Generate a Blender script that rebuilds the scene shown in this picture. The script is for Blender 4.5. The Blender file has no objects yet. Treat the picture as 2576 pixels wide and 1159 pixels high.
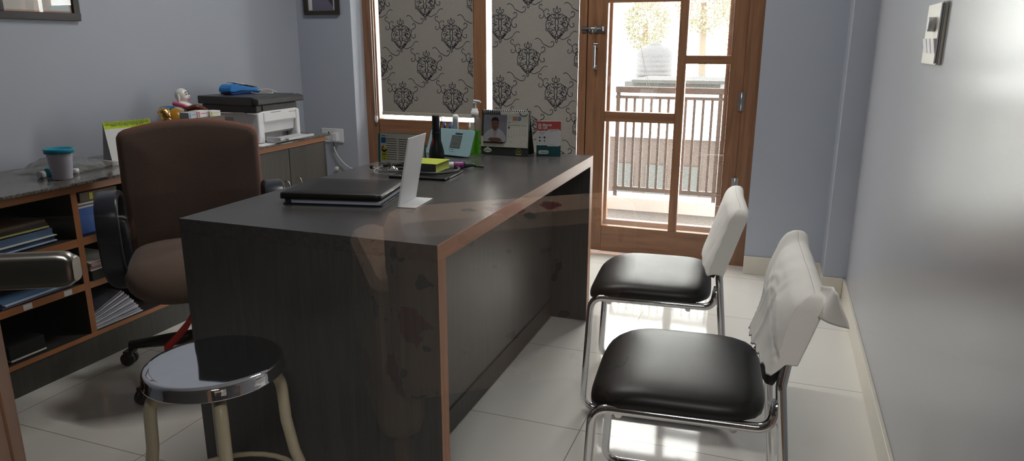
import bpy, bmesh, math, random
from mathutils import Vector, Matrix, noise
random.seed(7)
S = bpy.context.scene
C = S.collection
PI = math.pi
sin, cos = math.sin, math.cos

# ------------------------------------------------------------------ materials
MATS = {}
def srgb(r, g, b):
    f = lambda c: (c / 255 / 12.92) if c / 255 <= .04045 else ((c / 255 + .055) / 1.055) ** 2.4
    return (f(r), f(g), f(b), 1)
def newmat(name):
    m = bpy.data.materials.new(name); m.use_nodes = True
    nt = m.node_tree; nt.nodes.clear()
    out = nt.nodes.new('ShaderNodeOutputMaterial')
    MATS[name] = m
    return m, nt, out
def N(nt, typ, ins=None, **kw):
    n = nt.nodes.new('ShaderNode' + typ)
    for k, v in kw.items(): setattr(n, k, v)
    if ins:
        for k, v in ins.items():
            if isinstance(v, bpy.types.NodeSocket): nt.links.new(v, n.inputs[k])
            else: n.inputs[k].default_value = v
    return n
def math_(nt, op, a, b=None, c=None):
    n = nt.nodes.new('ShaderNodeMath'); n.operation = op
    for i, v in enumerate((a, b, c)):
        if v is None: continue
        if isinstance(v, bpy.types.NodeSocket): nt.links.new(v, n.inputs[i])
        else: n.inputs[i].default_value = v
    return n.outputs[0]
def mixc(nt, f, a, b):
    n = nt.nodes.new('ShaderNodeMix'); n.data_type = 'RGBA'
    for i, v in ((0, f), (6, a), (7, b)):
        if isinstance(v, bpy.types.NodeSocket): nt.links.new(v, n.inputs[i])
        else: n.inputs[i].default_value = v
    return n.outputs[2]
def coords(nt, scale=(1, 1, 1), loc=(0, 0, 0), which='Object'):
    tc = N(nt, 'TexCoord')
    mp = N(nt, 'Mapping', {'Vector': tc.outputs[which], 'Scale': scale, 'Location': loc})
    return mp.outputs[0]
def pbr(name, col, rough=.5, metal=0., spec=.5, bump=None, var=None, trans=0., ior=1.45, emit=None, coat=0., sheen=0.):
    """plain surface; var=(scale, amount) mottles the colour, bump=(scale, strength)"""
    m, nt, out = newmat(name)
    b = N(nt, 'BsdfPrincipled', {'Base Color': col, 'Roughness': rough, 'Metallic': metal, 'IOR': ior})
    b.inputs['Specular IOR Level'].default_value = spec
    b.inputs['Transmission Weight'].default_value = trans
    b.inputs['Coat Weight'].default_value = coat
    b.inputs['Sheen Weight'].default_value = sheen
    if emit: b.inputs['Emission Color'].default_value = emit[0]; b.inputs['Emission Strength'].default_value = emit[1]
    sc = var[0] if var else 30
    amt = var[1] if var else .06
    nz = N(nt, 'TexNoise', {'Vector': coords(nt), 'Scale': sc, 'Detail': 4.})
    lo = tuple(c * (1 - amt) for c in col[:3]) + (1,)
    hi = tuple(min(1, c * (1 + amt)) for c in col[:3]) + (1,)
    nt.links.new(mixc(nt, nz.outputs[0], lo, hi), b.inputs['Base Color'])
    if bump:
        bn = N(nt, 'TexNoise', {'Vector': coords(nt), 'Scale': bump[0], 'Detail': 3.})
        bp = N(nt, 'Bump', {'Height': bn.outputs[0], 'Strength': bump[1], 'Distance': .002})
        nt.links.new(bp.outputs[0], b.inputs['Normal'])
    nt.links.new(b.outputs[0], out.inputs[0])
    return m
def wood(name, dark, light, axis='Z', rough=.35, scale=1., spec=.5):
    m, nt, out = newmat(name)
    sc = {'X': (1.2, 22, 22), 'Y': (22, 1.2, 22), 'Z': (22, 22, 1.2)}[axis]
    v = coords(nt, tuple(s * scale for s in sc))
    n1 = N(nt, 'TexNoise', {'Vector': v, 'Scale': 1.6, 'Detail': 6., 'Roughness': .65, 'Distortion': .6})
    n2 = N(nt, 'TexNoise', {'Vector': v, 'Scale': 7., 'Detail': 3.})
    f = math_(nt, 'MULTIPLY_ADD', n1.outputs[0], 1.7, -.35)
    f2 = math_(nt, 'MULTIPLY', n2.outputs[0], .35)
    f3 = math_(nt, 'ADD', f, math_(nt, 'SUBTRACT', f2, .17))
    f3 = N(nt, 'Clamp', {'Value': f3}).outputs[0]
    b = N(nt, 'BsdfPrincipled', {'Base Color': mixc(nt, f3, dark, light), 'Roughness': rough})
    b.inputs['Specular IOR Level'].default_value = spec
    bp = N(nt, 'Bump', {'Height': n2.outputs[0], 'Strength': .08, 'Distance': .002})
    nt.links.new(bp.outputs[0], b.inputs['Normal'])
    nt.links.new(b.outputs[0], out.inputs[0])
    return m

pbr('paint_blue', srgb(174, 180, 192), .55, var=(3, .03), bump=(160, .06))
pbr('paint_right', srgb(164, 165, 172), .24, var=(2, .03), bump=(60, .05), spec=.5)
pbr('paint_white', srgb(215, 215, 212), .6)
pbr('lobby_paint', srgb(68, 66, 63), .7)
pbr('tile_skirting', srgb(214, 208, 196), .25)
wood('teak_vertical', srgb(106, 72, 52), srgb(162, 118, 88), 'Z')
wood('teak_cross', srgb(106, 72, 52), srgb(162, 118, 88), 'X')
wood('edge_wood_y', srgb(156, 100, 62), srgb(188, 126, 82), 'Y', .4)
wood('edge_wood_z', srgb(150, 96, 60), srgb(182, 120, 78), 'Z', .4)
wood('charcoal_y', srgb(58, 56, 57), srgb(82, 79, 79), 'Y', .26, 1.6)
wood('charcoal_z', srgb(60, 61, 62), srgb(82, 81, 80), 'Z', .30, 1.6)
wood('cabinet_dark', srgb(52, 50, 47), srgb(74, 71, 66), 'Z', .5, 1.5)
wood('copper_band_y', srgb(150, 102, 76), srgb(196, 146, 116), 'Y', .42, 1., .35)
wood('copper_band_z', srgb(150, 102, 76), srgb(196, 146, 116), 'Z', .42, 1., .35)
pbr('carcass_dark', srgb(48, 46, 44), .6)
pbr('leather_black', srgb(24, 23, 23), .42, bump=(300, .012), spec=.40)
pbr('chrome', (.80, .80, .82, 1), .08, 1.)
pbr('steel_polished', (.70, .70, .74, 1), .05, 1., bump=(9, .06))
pbr('steel_brushed', (.52, .52, .53, 1), .32, 1.)
pbr('steel_dull', (.30, .29, .27, 1), .28, 1.)
pbr('cream_enamel', srgb(202, 190, 164), .35, var=(20, .12))
pbr('rubber_black', srgb(22, 22, 22), .6)
pbr('plastic_black', srgb(26, 27, 29), .35)
pbr('plastic_arm', srgb(44, 46, 54), .28)
pbr('plastic_charcoal', srgb(62, 63, 64), .4)
pbr('plastic_white', srgb(226, 227, 230), .35)
pbr('plastic_grey', srgb(196, 197, 202), .4)
pbr('plastic_ivory', srgb(224, 220, 206), .35)
pbr('plastic_red', srgb(168, 28, 26), .4)
pbr('fabric_brown', srgb(98, 78, 68), .9, bump=(420, .25), var=(220, .25), sheen=.1)
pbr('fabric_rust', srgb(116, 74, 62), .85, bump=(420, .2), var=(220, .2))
pbr('fabric_red', srgb(196, 44, 40), .6)
pbr('cloth_white', srgb(246, 243, 239), .85, bump=(500, .1), var=(8, .04))
pbr('paper_white', srgb(232, 232, 234), .7)
pbr('paper_blue_white', srgb(190, 204, 230), .7)
pbr('paper_ivory', srgb(224, 222, 212), .65)
pbr('paper_lavender', srgb(186, 184, 208), .7, var=(60, .2))
pbr('paper_pink', srgb(190, 158, 156), .7)
pbr('card_blue', srgb(66, 112, 196), .5)
pbr('card_steel', srgb(86, 116, 150), .6)
pbr('card_yellow', srgb(196, 190, 120), .6)
pbr('card_brown', srgb(112, 98, 84), .7)
pbr('ink_black', srgb(22, 22, 24), .6)
pbr('ink_grey', srgb(96, 96, 98), .6)
pbr('ink_darkgreen', srgb(38, 50, 42), .55)
pbr('ink_olive', srgb(52, 56, 50), .55)
pbr('ink_red', srgb(206, 88, 84), .55)
pbr('ink_teal', srgb(22, 82, 86), .5)
pbr('ink_blue', srgb(30, 98, 178), .5)
pbr('ink_navy', srgb(26, 34, 62), .6)
pbr('ink_orange', srgb(216, 112, 50), .5)
pbr('ink_skyblue', srgb(92, 150, 190), .5)
pbr('ink_crimson', srgb(158, 34, 34), .5)
pbr('label_yellow', srgb(202, 202, 66), .55)
pbr('ink_gold', srgb(186, 172, 92), .5)
pbr('skin_print', srgb(120, 82, 66), .6)
pbr('coat_print', srgb(186, 184, 196), .6)
pbr('backdrop_print', srgb(142, 138, 152), .6)
pbr('shirt_print', srgb(176, 158, 168), .6)
pbr('table_print', srgb(58, 34, 32), .6)
pbr('lime', srgb(196, 222, 44), .5)
pbr('teal_plastic', srgb(18, 142, 172), .4)
pbr('teal_side', srgb(48, 118, 122), .5)
pbr('tumbler_lilac', srgb(206, 204, 220), .35)
pbr('ceramic_white', srgb(240, 238, 232), .15, var=(6, .02))
pbr('ceramic_pink', srgb(206, 92, 130), .2)
pbr('ceramic_gold', srgb(186, 130, 34), .2)
pbr('ceramic_blue', srgb(28, 108, 160), .2)
pbr('ceramic_brown', srgb(104, 52, 34), .25)
pbr('gold_metal', (.72, .45, .16, 1), .28, 1., bump=(40, .3))
pbr('mint_panel', srgb(160, 192, 200), .3)
pbr('lcd_grey', srgb(104, 112, 108), .35)
pbr('book_cover', srgb(182, 194, 72), .45, var=(18, .35))
pbr('book_pages', srgb(196, 204, 96), .7)
pbr('book_spine', srgb(66, 68, 70), .5)
pbr('purple_gloss', srgb(140, 62, 130), .3)
pbr('machine_blue', srgb(28, 124, 200), .3)
pbr('machine_navy', srgb(18, 52, 122), .3)
pbr('frame_black', srgb(26, 24, 24), .35)
pbr('frame_brown', srgb(54, 48, 38), .45)
pbr('photo_mauve', srgb(112, 110, 128), .5)
pbr('photo_dark', srgb(58, 56, 64), .5)
pbr('cert_paper', srgb(212, 206, 204), .35)
pbr('cert_blue', srgb(206, 222, 232), .35)
pbr('cert_peach', srgb(198, 160, 146), .4)
pbr('granite', srgb(92, 90, 92), .12)
pbr('tank_grey', srgb(60, 61, 64), .6)
pbr('railing_brown', srgb(64, 52, 46), .6)
pbr('render_white', srgb(180, 176, 170), .8)
pbr('render_brown', srgb(50, 42, 38), .9)
pbr('render_grey', srgb(50, 53, 52), .9)
pbr('balcony_tile', srgb(56, 50, 47), .8, var=(12, .2))
pbr('curb_white', srgb(206, 200, 192), .7)
pbr('foliage_light', srgb(112, 110, 88), .9)
pbr('bark', srgb(92, 78, 66), .9)
pbr('wire_grey', srgb(60, 54, 50), .7)
pbr('cord_white', srgb(216, 214, 208), .4)
pbr('blind_bar', srgb(178, 172, 160), .5)

# speckled granite worktop
def granite():
    m, nt, out = newmat('granite')
    n1 = N(nt, 'TexNoise', {'Vector': coords(nt), 'Scale': 95., 'Detail': 6., 'Roughness': .75})
    n2 = N(nt, 'TexVoronoi', {'Vector': coords(nt), 'Scale': 120.})
    f = math_(nt, 'MULTIPLY_ADD', n1.outputs[0], 3.2, -1.15)
    f = N(nt, 'Clamp', {'Value': f}).outputs[0]
    c = mixc(nt, f, srgb(44, 42, 42), srgb(150, 144, 138))
    c = mixc(nt, math_(nt, 'MULTIPLY', n2.outputs[0], .5), c, srgb(92, 82, 78))
    b = N(nt, 'BsdfPrincipled', {'Base Color': c, 'Roughness': .14})
    nt.links.new(b.outputs[0], out.inputs[0])
granite()
# polished vitrified floor tiles, 0.6 m, thin grout
def tiles():
    m, nt, out = newmat('floor_tile')
    br = N(nt, 'TexBrick', {'Vector': coords(nt, loc=(.505, -.205, 0)), 'Color1': srgb(228, 225, 219), 'Color2': srgb(224, 221, 216),
           'Mortar': srgb(142, 130, 120), 'Scale': 1., 'Mortar Size': .0016, 'Mortar Smooth': .1, 'Brick Width': .6, 'Row Height': .6}, offset=0., squash=1.)
    nz = N(nt, 'TexNoise', {'Vector': coords(nt), 'Scale': 2.2, 'Detail': 5.})
    c = mixc(nt, math_(nt, 'MULTIPLY', nz.outputs[0], .25), br.outputs[0], srgb(205, 202, 198))
    b = N(nt, 'BsdfPrincipled', {'Base Color': c, 'Roughness': .07})
    b.inputs['Specular IOR Level'].default_value = .55
    nt.links.new(b.outputs[0], out.inputs[0])
tiles()
def thin_fresnel(nt, ior):
    """the same reflectance from either side of a thin sheet"""
    g = N(nt, 'NewGeometry')
    e = math_(nt, 'MULTIPLY_ADD', g.outputs['Backfacing'], 1 / ior - ior, ior)
    return N(nt, 'Fresnel', {'IOR': e})
# clear pane: see-through with a fresnel reflection
def pane(name, tint, boost=1.):
    m, nt, out = newmat(name)
    fr = thin_fresnel(nt, 1.5)
    f = math_(nt, 'MULTIPLY', fr.outputs[0], boost)
    f = N(nt, 'Clamp', {'Value': f}).outputs[0]
    t = N(nt, 'BsdfTransparent', {'Color': tint}); g = N(nt, 'BsdfGlossy', {'Roughness': 0., 'Color': (1, 1, 1, 1)})
    mx = N(nt, 'MixShader', {0: f, 1: t.outputs[0], 2: g.outputs[0]})
    nt.links.new(mx.outputs[0], out.inputs[0])
pane('clear_glass', (.97, .98, .97, 1), 1.7)
def film():
    m, nt, out = newmat('clear_film')
    fr = thin_fresnel(nt, 1.5); t = N(nt, 'BsdfTransparent', {'Color': (.80, .80, .78, 1)}); d = N(nt, 'BsdfDiffuse', {'Color': (.30, .29, .27, 1)}); g = N(nt, 'BsdfGlossy', {'Roughness': .06})
    a = N(nt, 'MixShader', {0: .30, 1: t.outputs[0], 2: d.outputs[0]})
    b = N(nt, 'MixShader', {0: math_(nt, 'MULTIPLY_ADD', fr.outputs[0], 1.8, .06), 1: a.outputs[0], 2: g.outputs[0]})
    nt.links.new(b.outputs[0], out.inputs[0])
film()
def clear(name, tint, rough=.02, ior=1.46):
    m, nt, out = newmat(name)
    g = N(nt, 'BsdfGlass', {'Color': tint, 'Roughness': rough, 'IOR': ior})
    t = N(nt, 'BsdfTransparent', {'Color': tint})
    fr = thin_fresnel(nt, 1.45); gl = N(nt, 'BsdfGlossy', {'Roughness': .05})
    w_ = N(nt, 'BsdfTranslucent', {'Color': (.9, .9, .88, 1)}); t2 = N(nt, 'MixShader', {0: .16, 1: t.outputs[0], 2: w_.outputs[0]})
    mx = N(nt, 'MixShader', {0: math_(nt, 'MULTIPLY', fr.outputs[0], 1.5), 1: t2.outputs[0], 2: gl.outputs[0]})
    nt.links.new(mx.outputs[0], out.inputs[0])
clear('clear_plastic', (.84, .86, .85, 1))
def gel():
    m, nt, out = newmat('green_gel')
    t = N(nt, 'BsdfTransparent', {'Color': (.50, .93, .10, 1)}); d = N(nt, 'BsdfTranslucent', {'Color': (.42, .92, .05, 1)})
    d2 = N(nt, 'BsdfDiffuse', {'Color': (.16, .60, .05, 1)})
    a = N(nt, 'MixShader', {0: .5, 1: d.outputs[0], 2: d2.outputs[0]})
    fr = thin_fresnel(nt, 1.4); gl = N(nt, 'BsdfGlossy', {'Roughness': .06})
    b = N(nt, 'MixShader', {0: .55, 1: t.outputs[0], 2: a.outputs[0]})
    c = N(nt, 'MixShader', {0: fr.outputs[0], 1: b.outputs[0], 2: gl.outputs[0]})
    nt.links.new(c.outputs[0], out.inputs[0])
gel()
# woven roller-blind cloth: mostly opaque, lets a little daylight through
def blindcloth(name, col, tl):
    m, nt, out = newmat(name)
    v = coords(nt, (420, 420, 420))
    w1 = N(nt, 'TexNoise', {'Vector': coords(nt, (700, 700, 60)), 'Scale': 1.}); w2 = N(nt, 'TexNoise', {'Vector': coords(nt, (60, 60, 700)), 'Scale': 1.})
    f = math_(nt, 'MULTIPLY_ADD', math_(nt, 'ADD', w1.outputs[0], w2.outputs[0]), 1.2, -.7)
    f = N(nt, 'Clamp', {'Value': f}).outputs[0]
    lo = tuple(c * .78 for c in col[:3]) + (1,)
    c = mixc(nt, f, lo, col)
    d = N(nt, 'BsdfDiffuse', {'Color': c}); t = N(nt, 'BsdfTranslucent', {'Color': c})
    mx = N(nt, 'MixShader', {0: tl, 1: d.outputs[0], 2: t.outputs[0]})
    nt.links.new(mx.outputs[0], out.inputs[0])
blindcloth('blind_cloth', srgb(138, 133, 127), .017)
blindcloth('blind_motif', srgb(72, 71, 78), .010)
# expanded-metal fly screen, diamond openings
def screen():
    m, nt, out = newmat('diamond_mesh')
    tc = N(nt, 'TexCoord'); sp = N(nt, 'SeparateXYZ', {0: tc.outputs['Object']})
    u = math_(nt, 'MULTIPLY', sp.outputs[0], 1 / .0145); w = math_(nt, 'MULTIPLY', sp.outputs[2], 1 / .0085)
    a = math_(nt, 'FRACT', math_(nt, 'ADD', u, w)); b_ = math_(nt, 'FRACT', math_(nt, 'SUBTRACT', u, w))
    s = math_(nt, 'MAXIMUM', math_(nt, 'LESS_THAN', a, .16), math_(nt, 'LESS_THAN', b_, .16))
    t = N(nt, 'BsdfTransparent'); d = N(nt, 'BsdfPrincipled', {'Base Color': srgb(196, 178, 166), 'Roughness': .5, 'Metallic': .3})
    mx = N(nt, 'MixShader', {0: s, 1: t.outputs[0], 2: d.outputs[0]})
    nt.links.new(mx.outputs[0], out.inputs[0])
screen()
def floral():
    m, nt, out = newmat('floral_cloth')
    v = N(nt, 'TexVoronoi', {'Vector': coords(nt, (1, 1, .8)), 'Scale': 6.})
    nz = N(nt, 'TexNoise', {'Vector': coords(nt), 'Scale': 34., 'Detail': 3.})
    d = math_(nt, 'ADD', v.outputs['Distance'], math_(nt, 'MULTIPLY_ADD', nz.outputs[0], .5, -.25))
    fl = math_(nt, 'LESS_THAN', d, .25)
    n2 = N(nt, 'TexNoise', {'Vector': coords(nt), 'Scale': 17., 'Detail': 2.})
    lf = math_(nt, 'GREATER_THAN', n2.outputs[0], .645)
    c = mixc(nt, lf, srgb(228, 190, 164), srgb(96, 92, 70)); c = mixc(nt, fl, c, srgb(168, 44, 60))
    b = N(nt, 'BsdfPrincipled', {'Base Color': c, 'Roughness': .8})
    nt.links.new(b.outputs[0], out.inputs[0])
floral()

# ------------------------------------------------------------------ mesh builder
class MB:
    def __init__(s, mat=None, T=None):
        s.v, s.f, s.m, s.sm = [], [], [], []
        s.slots = []; s.cur = 0; s.T = T or Matrix.Identity(4)
        if mat: s.mat(mat)
    def mat(s, name):
        if name not in s.slots: s.slots.append(name)
        s.cur = s.slots.index(name); return s
    def add(s, vs, fs, smooth=False):
        o = len(s.v)
        s.v += [s.T @ Vector(p) for p in vs]
        for f in fs:
            s.f.append([i + o for i in f]); s.m.append(s.cur); s.sm.append(smooth)
        return s
    def box(s, x0, x1, y0, y1, z0, z1):
        vs = [(x, y, z) for z in (z0, z1) for y in (y0, y1) for x in (x0, x1)]
        return s.add(vs, [(0, 2, 3, 1), (4, 5, 7, 6), (0, 1, 5, 4), (2, 6, 7, 3), (0, 4, 6, 2), (1, 3, 7, 5)])
    def prism(s, poly, z0, z1, smooth=False):
        n = len(poly)
        vs = [(x, y, z0) for x, y in poly] + [(x, y, z1) for x, y in poly]
        fs = [tuple(range(n - 1, -1, -1)), tuple(range(n, 2 * n))]
        s.add(vs, fs)
        return s.add(vs, [(i, (i + 1) % n, n + (i + 1) % n, n + i) for i in range(n)], smooth)
    def flat(s, poly, z):
        return s.add([(x, y, z) for x, y in poly], [tuple(range(len(poly)))])
    def rect(s, x0, x1, y0, y1, z): return s.flat([(x0, y0), (x1, y0), (x1, y1), (x0, y1)], z)
    def disc(s, cx, cy, r, z, n=20, ry=None):
        ry = ry or r
        return s.flat([(cx + r * cos(2 * PI * i / n), cy + ry * sin(2 * PI * i / n)) for i in range(n)], z)
    def ribbon(s, pts, w, z):
        """flat stroke of width w (number, or one per point) along 2-D points"""
        n = len(pts); vs = []
        for i, (x, y) in enumerate(pts):
            a = pts[max(i - 1, 0)]; b = pts[min(i + 1, n - 1)]
            dx, dy = b[0] - a[0], b[1] - a[1]; l = math.hypot(dx, dy) or 1
            ww = (w[i] if isinstance(w, (list, tuple)) else w) / 2
            vs += [(x - dy / l * ww, y + dx / l * ww, z), (x + dy / l * ww, y - dx / l * ww, z)]
        return s.add(vs, [(2 * i, 2 * i + 1, 2 * i + 3, 2 * i + 2) for i in range(n - 1)])
    def tube(s, pts, r, n=10, closed=False, caps=True):
        P = [Vector(p) for p in pts]; k = len(P)
        vs, up = [], None
        for i, p in enumerate(P):
            if closed: t = (P[(i + 1) % k] - P[i - 1]).normalized()
            else: t = (P[min(i + 1, k - 1)] - P[max(i - 1, 0)]).normalized()
            if up is None:
                up = Vector((0, 0, 1)) if abs(t.z) < .9 else Vector((1, 0, 0))
            a = t.cross(up).normalized(); up = a.cross(t).normalized()
            rr = r[i] if isinstance(r, (list, tuple)) else r
            for j in range(n):
                q = 2 * PI * j / n
                vs.append(p + a * (rr * cos(q)) + up * (rr * sin(q)))
        fs = []
        for i in range(k if closed else k - 1):
            i2 = (i + 1) % k
            for j in range(n):
                fs.append((i * n + j, i * n + (j + 1) % n, i2 * n + (j + 1) % n, i2 * n + j))
        s.add(vs, fs, True)
        if caps and not closed:
            s.add(vs[:n], [tuple(range(n - 1, -1, -1))]); s.add(vs[-n:], [tuple(range(n))])
        return s
    def lathe(s, prof, c=(0, 0, 0), n=28, axis='Z', smooth=True, sx=1., sy=1.):
        """prof: list of (radius, height)"""
        vs = []
        for r, h in prof:
            for j in range(n):
                a = 2 * PI * j / n; x, y = r * cos(a) * sx, r * sin(a) * sy
                p = {'Z': (x, y, h), 'X': (h, x, y), 'Y': (x, h, -y)}[axis]
                vs.append((p[0] + c[0], p[1] + c[1], p[2] + c[2]))
        fs = []
        for i in range(len(prof) - 1):
            for j in range(n):
                fs.append((i * n + j, i * n + (j + 1) % n, (i + 1) * n + (j + 1) % n, (i + 1) * n + j))
        s.add(vs, fs, smooth)
        if prof[0][0] > 1e-6: s.add(vs[:n], [tuple(range(n - 1, -1, -1))])
        if prof[-1][0] > 1e-6: s.add(vs[-n:], [tuple(range(n))])
        return s
    def ball(s, c, r, n=16, k=10):
        rx, ry, rz = r if isinstance(r, (list, tuple)) else (r, r, r)
        vs = []
        for i in range(k + 1):
            t = -PI / 2 + PI * i / k
            for j in range(n):
                a = 2 * PI * j / n
                vs.append((c[0] + rx * cos(t) * cos(a), c[1] + ry * cos(t) * sin(a), c[2] + rz * sin(t)))
        fs = [(i * n + j, i * n + (j + 1) % n, (i + 1) * n + (j + 1) % n, (i + 1) * n + j) for i in range(k) for j in range(n)]
        return s.add(vs, fs, True)
    def grid(s, fn, nu, nv, smooth=True, wrapu=False):
        vs = [fn(i / nu, j / nv) for j in range(nv + 1) for i in range(nu + (0 if wrapu else 1))]
        w = nu if wrapu else nu + 1
        fs = [(j * w + i, j * w + (i + 1) % w, (j + 1) * w + (i + 1) % w, (j + 1) * w + i) for j in range(nv) for i in range(nu)]
        return s.add(vs, fs, smooth)
    def text(s, txt, size, x, y, z, align='LEFT', sx=1., shear=0., bold=0.):
        cu = bpy.data.curves.new('lettering', 'FONT'); cu.body = txt; cu.size = size; cu.align_x = align; cu.resolution_u = 2
        cu.shear = shear; cu.offset = bold
        ob = bpy.data.objects.new('lettering', cu); C.objects.link(ob)
        dg = bpy.context.evaluated_depsgraph_get()
        me = bpy.data.meshes.new_from_object(ob.evaluated_get(dg))
        s.add([(p.co.x * sx + x, p.co.y + y, z) for p in me.vertices], [tuple(p.vertices) for p in me.polygons])
        bpy.data.objects.remove(ob); bpy.data.curves.remove(cu); bpy.data.meshes.remove(me)
        return s
    def build(s, name, parent=None, bevel=0., subsurf=0, weld=True, solid=0.):
        me = bpy.data.meshes.new(name)
        me.from_pydata([tuple(p) for p in s.v], [], s.f)
        for n in s.slots: me.materials.append(MATS[n])
        for p, mi, sm in zip(me.polygons, s.m, s.sm): p.material_index = mi; p.use_smooth = sm
        if weld:
            bm = bmesh.new(); bm.from_mesh(me)
            bmesh.ops.remove_doubles(bm, verts=bm.verts, dist=1e-6)
            bmesh.ops.recalc_face_normals(bm, faces=bm.faces)
            bm.to_mesh(me); bm.free()
        me.update()
        o = bpy.data.objects.new(name, me); C.objects.link(o)
        if parent: o.parent = parent
        if solid:
            md = o.modifiers.new('solid', 'SOLIDIFY'); md.thickness = solid; md.offset = 0
        if bevel:
            md = o.modifiers.new('bevel', 'BEVEL'); md.width = bevel; md.segments = 2; md.limit_method = 'ANGLE'; md.angle_limit = .6
            md.harden_normals = False
        if subsurf:
            md = o.modifiers.new('sub', 'SUBSURF'); md.levels = subsurf; md.render_levels = subsurf
        return o

def thing(name, label, cat, loc=(0, 0, 0), rotz=0., group=None):
    o = bpy.data.objects.new(name, None); C.objects.link(o)
    o.location = loc; o.rotation_euler = (0, 0, rotz); o.empty_display_size = .05
    o['label'] = label; o['category'] = cat
    if group: o['group'] = group
    return o
def tag(o, label, cat, group=None, kind=None):
    o['label'] = label; o['category'] = cat
    if group: o['group'] = group
    if kind: o['kind'] = kind
    return o
def struct(o, label=None, cat=None):
    o['kind'] = 'structure'
    if label: o['label'] = label; o['category'] = cat
    return o
def struct_empty(name, label, cat, loc=(0, 0, 0), rotz=0):
    o = thing(name, label, cat, loc, rotz); o['kind'] = 'structure'; return o
def frame_T(o, x, y):
    """matrix whose local x, y, z axes are x, y and x cross y, at o"""
    x = Vector(x).normalized(); y = Vector(y); z = x.cross(y).normalized(); y = z.cross(x)
    return Matrix(((x[0], y[0], z[0], o[0]), (x[1], y[1], z[1], o[1]), (x[2], y[2], z[2], o[2]), (0, 0, 0, 1)))
def rrect(x0, x1, y0, y1, r, n=5):
    """rounded rectangle; r a number or (bl, br, tr, tl)"""
    R = r if isinstance(r, (list, tuple)) else (r,) * 4
    out = []
    for (cx, cy, a0, q) in ((x0, y0, PI, R[0]), (x1, y0, 1.5 * PI, R[1]), (x1, y1, 0, R[2]), (x0, y1, .5 * PI, R[3])):
        sx = 1 if cx == x0 else -1; sy = 1 if cy == y0 else -1
        if q <= 1e-6: out.append((cx, cy)); continue
        for i in range(n + 1):
            a = a0 + .5 * PI * i / n
            out.append((cx + sx * q + q * cos(a), cy + sy * q + q * sin(a)))
    return out
def smooth_path(pts, k=8):
    """Catmull-Rom through 3-D points"""
    P = [Vector(p) for p in pts]; out = []
    for i in range(len(P) - 1):
        p0, p1, p2, p3 = P[max(i - 1, 0)], P[i], P[i + 1], P[min(i + 2, len(P) - 1)]
        for j in range(k):
            t = j / k
            out.append(.5 * ((2 * p1) + (p2 - p0) * t + (2 * p0 - 5 * p1 + 4 * p2 - p3) * t * t + (3 * p1 - p0 - 3 * p2 + p3) * t ** 3))
    out.append(P[-1]); return out
def bent_path(pts, r, k=7):
    """polyline with its corners rounded to radius r"""
    P = [Vector(p) for p in pts]; out = [P[0]]
    for i in range(1, len(P) - 1):
        a, b = (P[i - 1] - P[i]), (P[i + 1] - P[i])
        ang = a.angle(b); q = min(r / math.tan(ang / 2), a.length * .49, b.length * .49)
        s, e = P[i] + a.normalized() * q, P[i] + b.normalized() * q
        for j in range(k + 1):
            t = j / k
            out.append((1 - t) ** 2 * s + 2 * t * (1 - t) * P[i] + t * t * e)
    out.append(P[-1]); return out
def copy_tree(o, parent=None):
    c = o.copy(); C.objects.link(c)
    if parent: c.parent = parent
    for ch in list(o.children): copy_tree(ch, c)
    return c

def dense(pl, n):
    L_ = [0]
    for a, b in zip(pl, pl[1:] + pl[:1]): L_.append(L_[-1] + math.hypot(b[0] - a[0], b[1] - a[1]))
    out = []
    for i in range(n):
        q = L_[-1] * i / n; k = max(j for j in range(len(pl)) if L_[j] <= q + 1e-9); f = (q - L_[k]) / max(1e-9, L_[k + 1] - L_[k]); a, b = pl[k], pl[(k + 1) % len(pl)]
        out.append((a[0] + (b[0] - a[0]) * f, a[1] + (b[1] - a[1]) * f))
    return out
# ------------------------------------------------------------------ the room
XL, XR, YB, YF, H = -2.876, .386, 3.9, 4.03, 2.75
D = Vector((.870, .493, 0)); NRM = Vector((.493, -.870, 0)); SP = Vector((-.562, .343, 0))   # glass door: direction, outward normal, stile edge

fl = MB('floor_tile'); a0 = .343 + (-3.1 + .562) * D.y / D.x; a1 = .343 + (2.6 + .562) * D.y / D.x
fl.prism([(-3.1, a0), (2.6, a1), (2.6, 4.03), (-3.1, 4.03)], -.1, 0); struct(fl.build('floor'), 'glossy pale grey tiled floor of the room', 'floor')
fl = MB('lobby_paint'); fl.prism([(-3.1, -3.3), (2.6, -3.3), (2.6, a1), (-3.1, a0)], -.1, 0); struct(fl.build('floor_lobby'), 'plain grey floor of the lobby outside the glass door', 'floor')
struct(MB('paint_white').box(-3.1, 2.6, -3.3, 4.3, H, H + .1).build('ceiling'), 'plain white ceiling of the room', 'ceiling')
struct(MB('paint_blue').box(XL - .15, XL, -3.3, 4.2, 0, H).build('wall_left'), 'pale blue wall behind the printer and long cabinet', 'wall')
wb = MB('paint_blue')
wb.box(XL, -2.484, YB, 4.2, 0, H); wb.box(-.098, .55, YB, 4.2, 0, H); wb.box(-2.484, -.098, YB, 4.2, 2.14, H)
struct(wb.build('wall_back'), 'pale blue wall around the window and balcony door', 'wall')
struct(MB('paint_right').box(XR, XR + .15, .80, YB, 0, H).build('wall_right'), 'pale wall with the switch plate beside the chairs', 'wall')
struct(MB('paint_blue').box(.285, XR, 3.66, YB, 0, H).build('trim_1'), 'narrow pale blue corner pilaster behind the chairs', 'pilaster')
sk = MB('tile_skirting'); sk.box(-.098, .285, YB - .012, YB, 0, .10)
struct(sk.build('baseboard_back', bevel=.002), 'cream tile skirting right of the balcony door', 'skirting')
sk = MB('tile_skirting'); sk.box(.273, .285, 3.648, YB - .012, 0, .10); sk.box(.285, XR - .012, 3.648, 3.66, 0, .10)
struct(sk.build('trim_2', bevel=.002), 'cream tile skirting around the corner pilaster', 'skirting')
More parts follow.
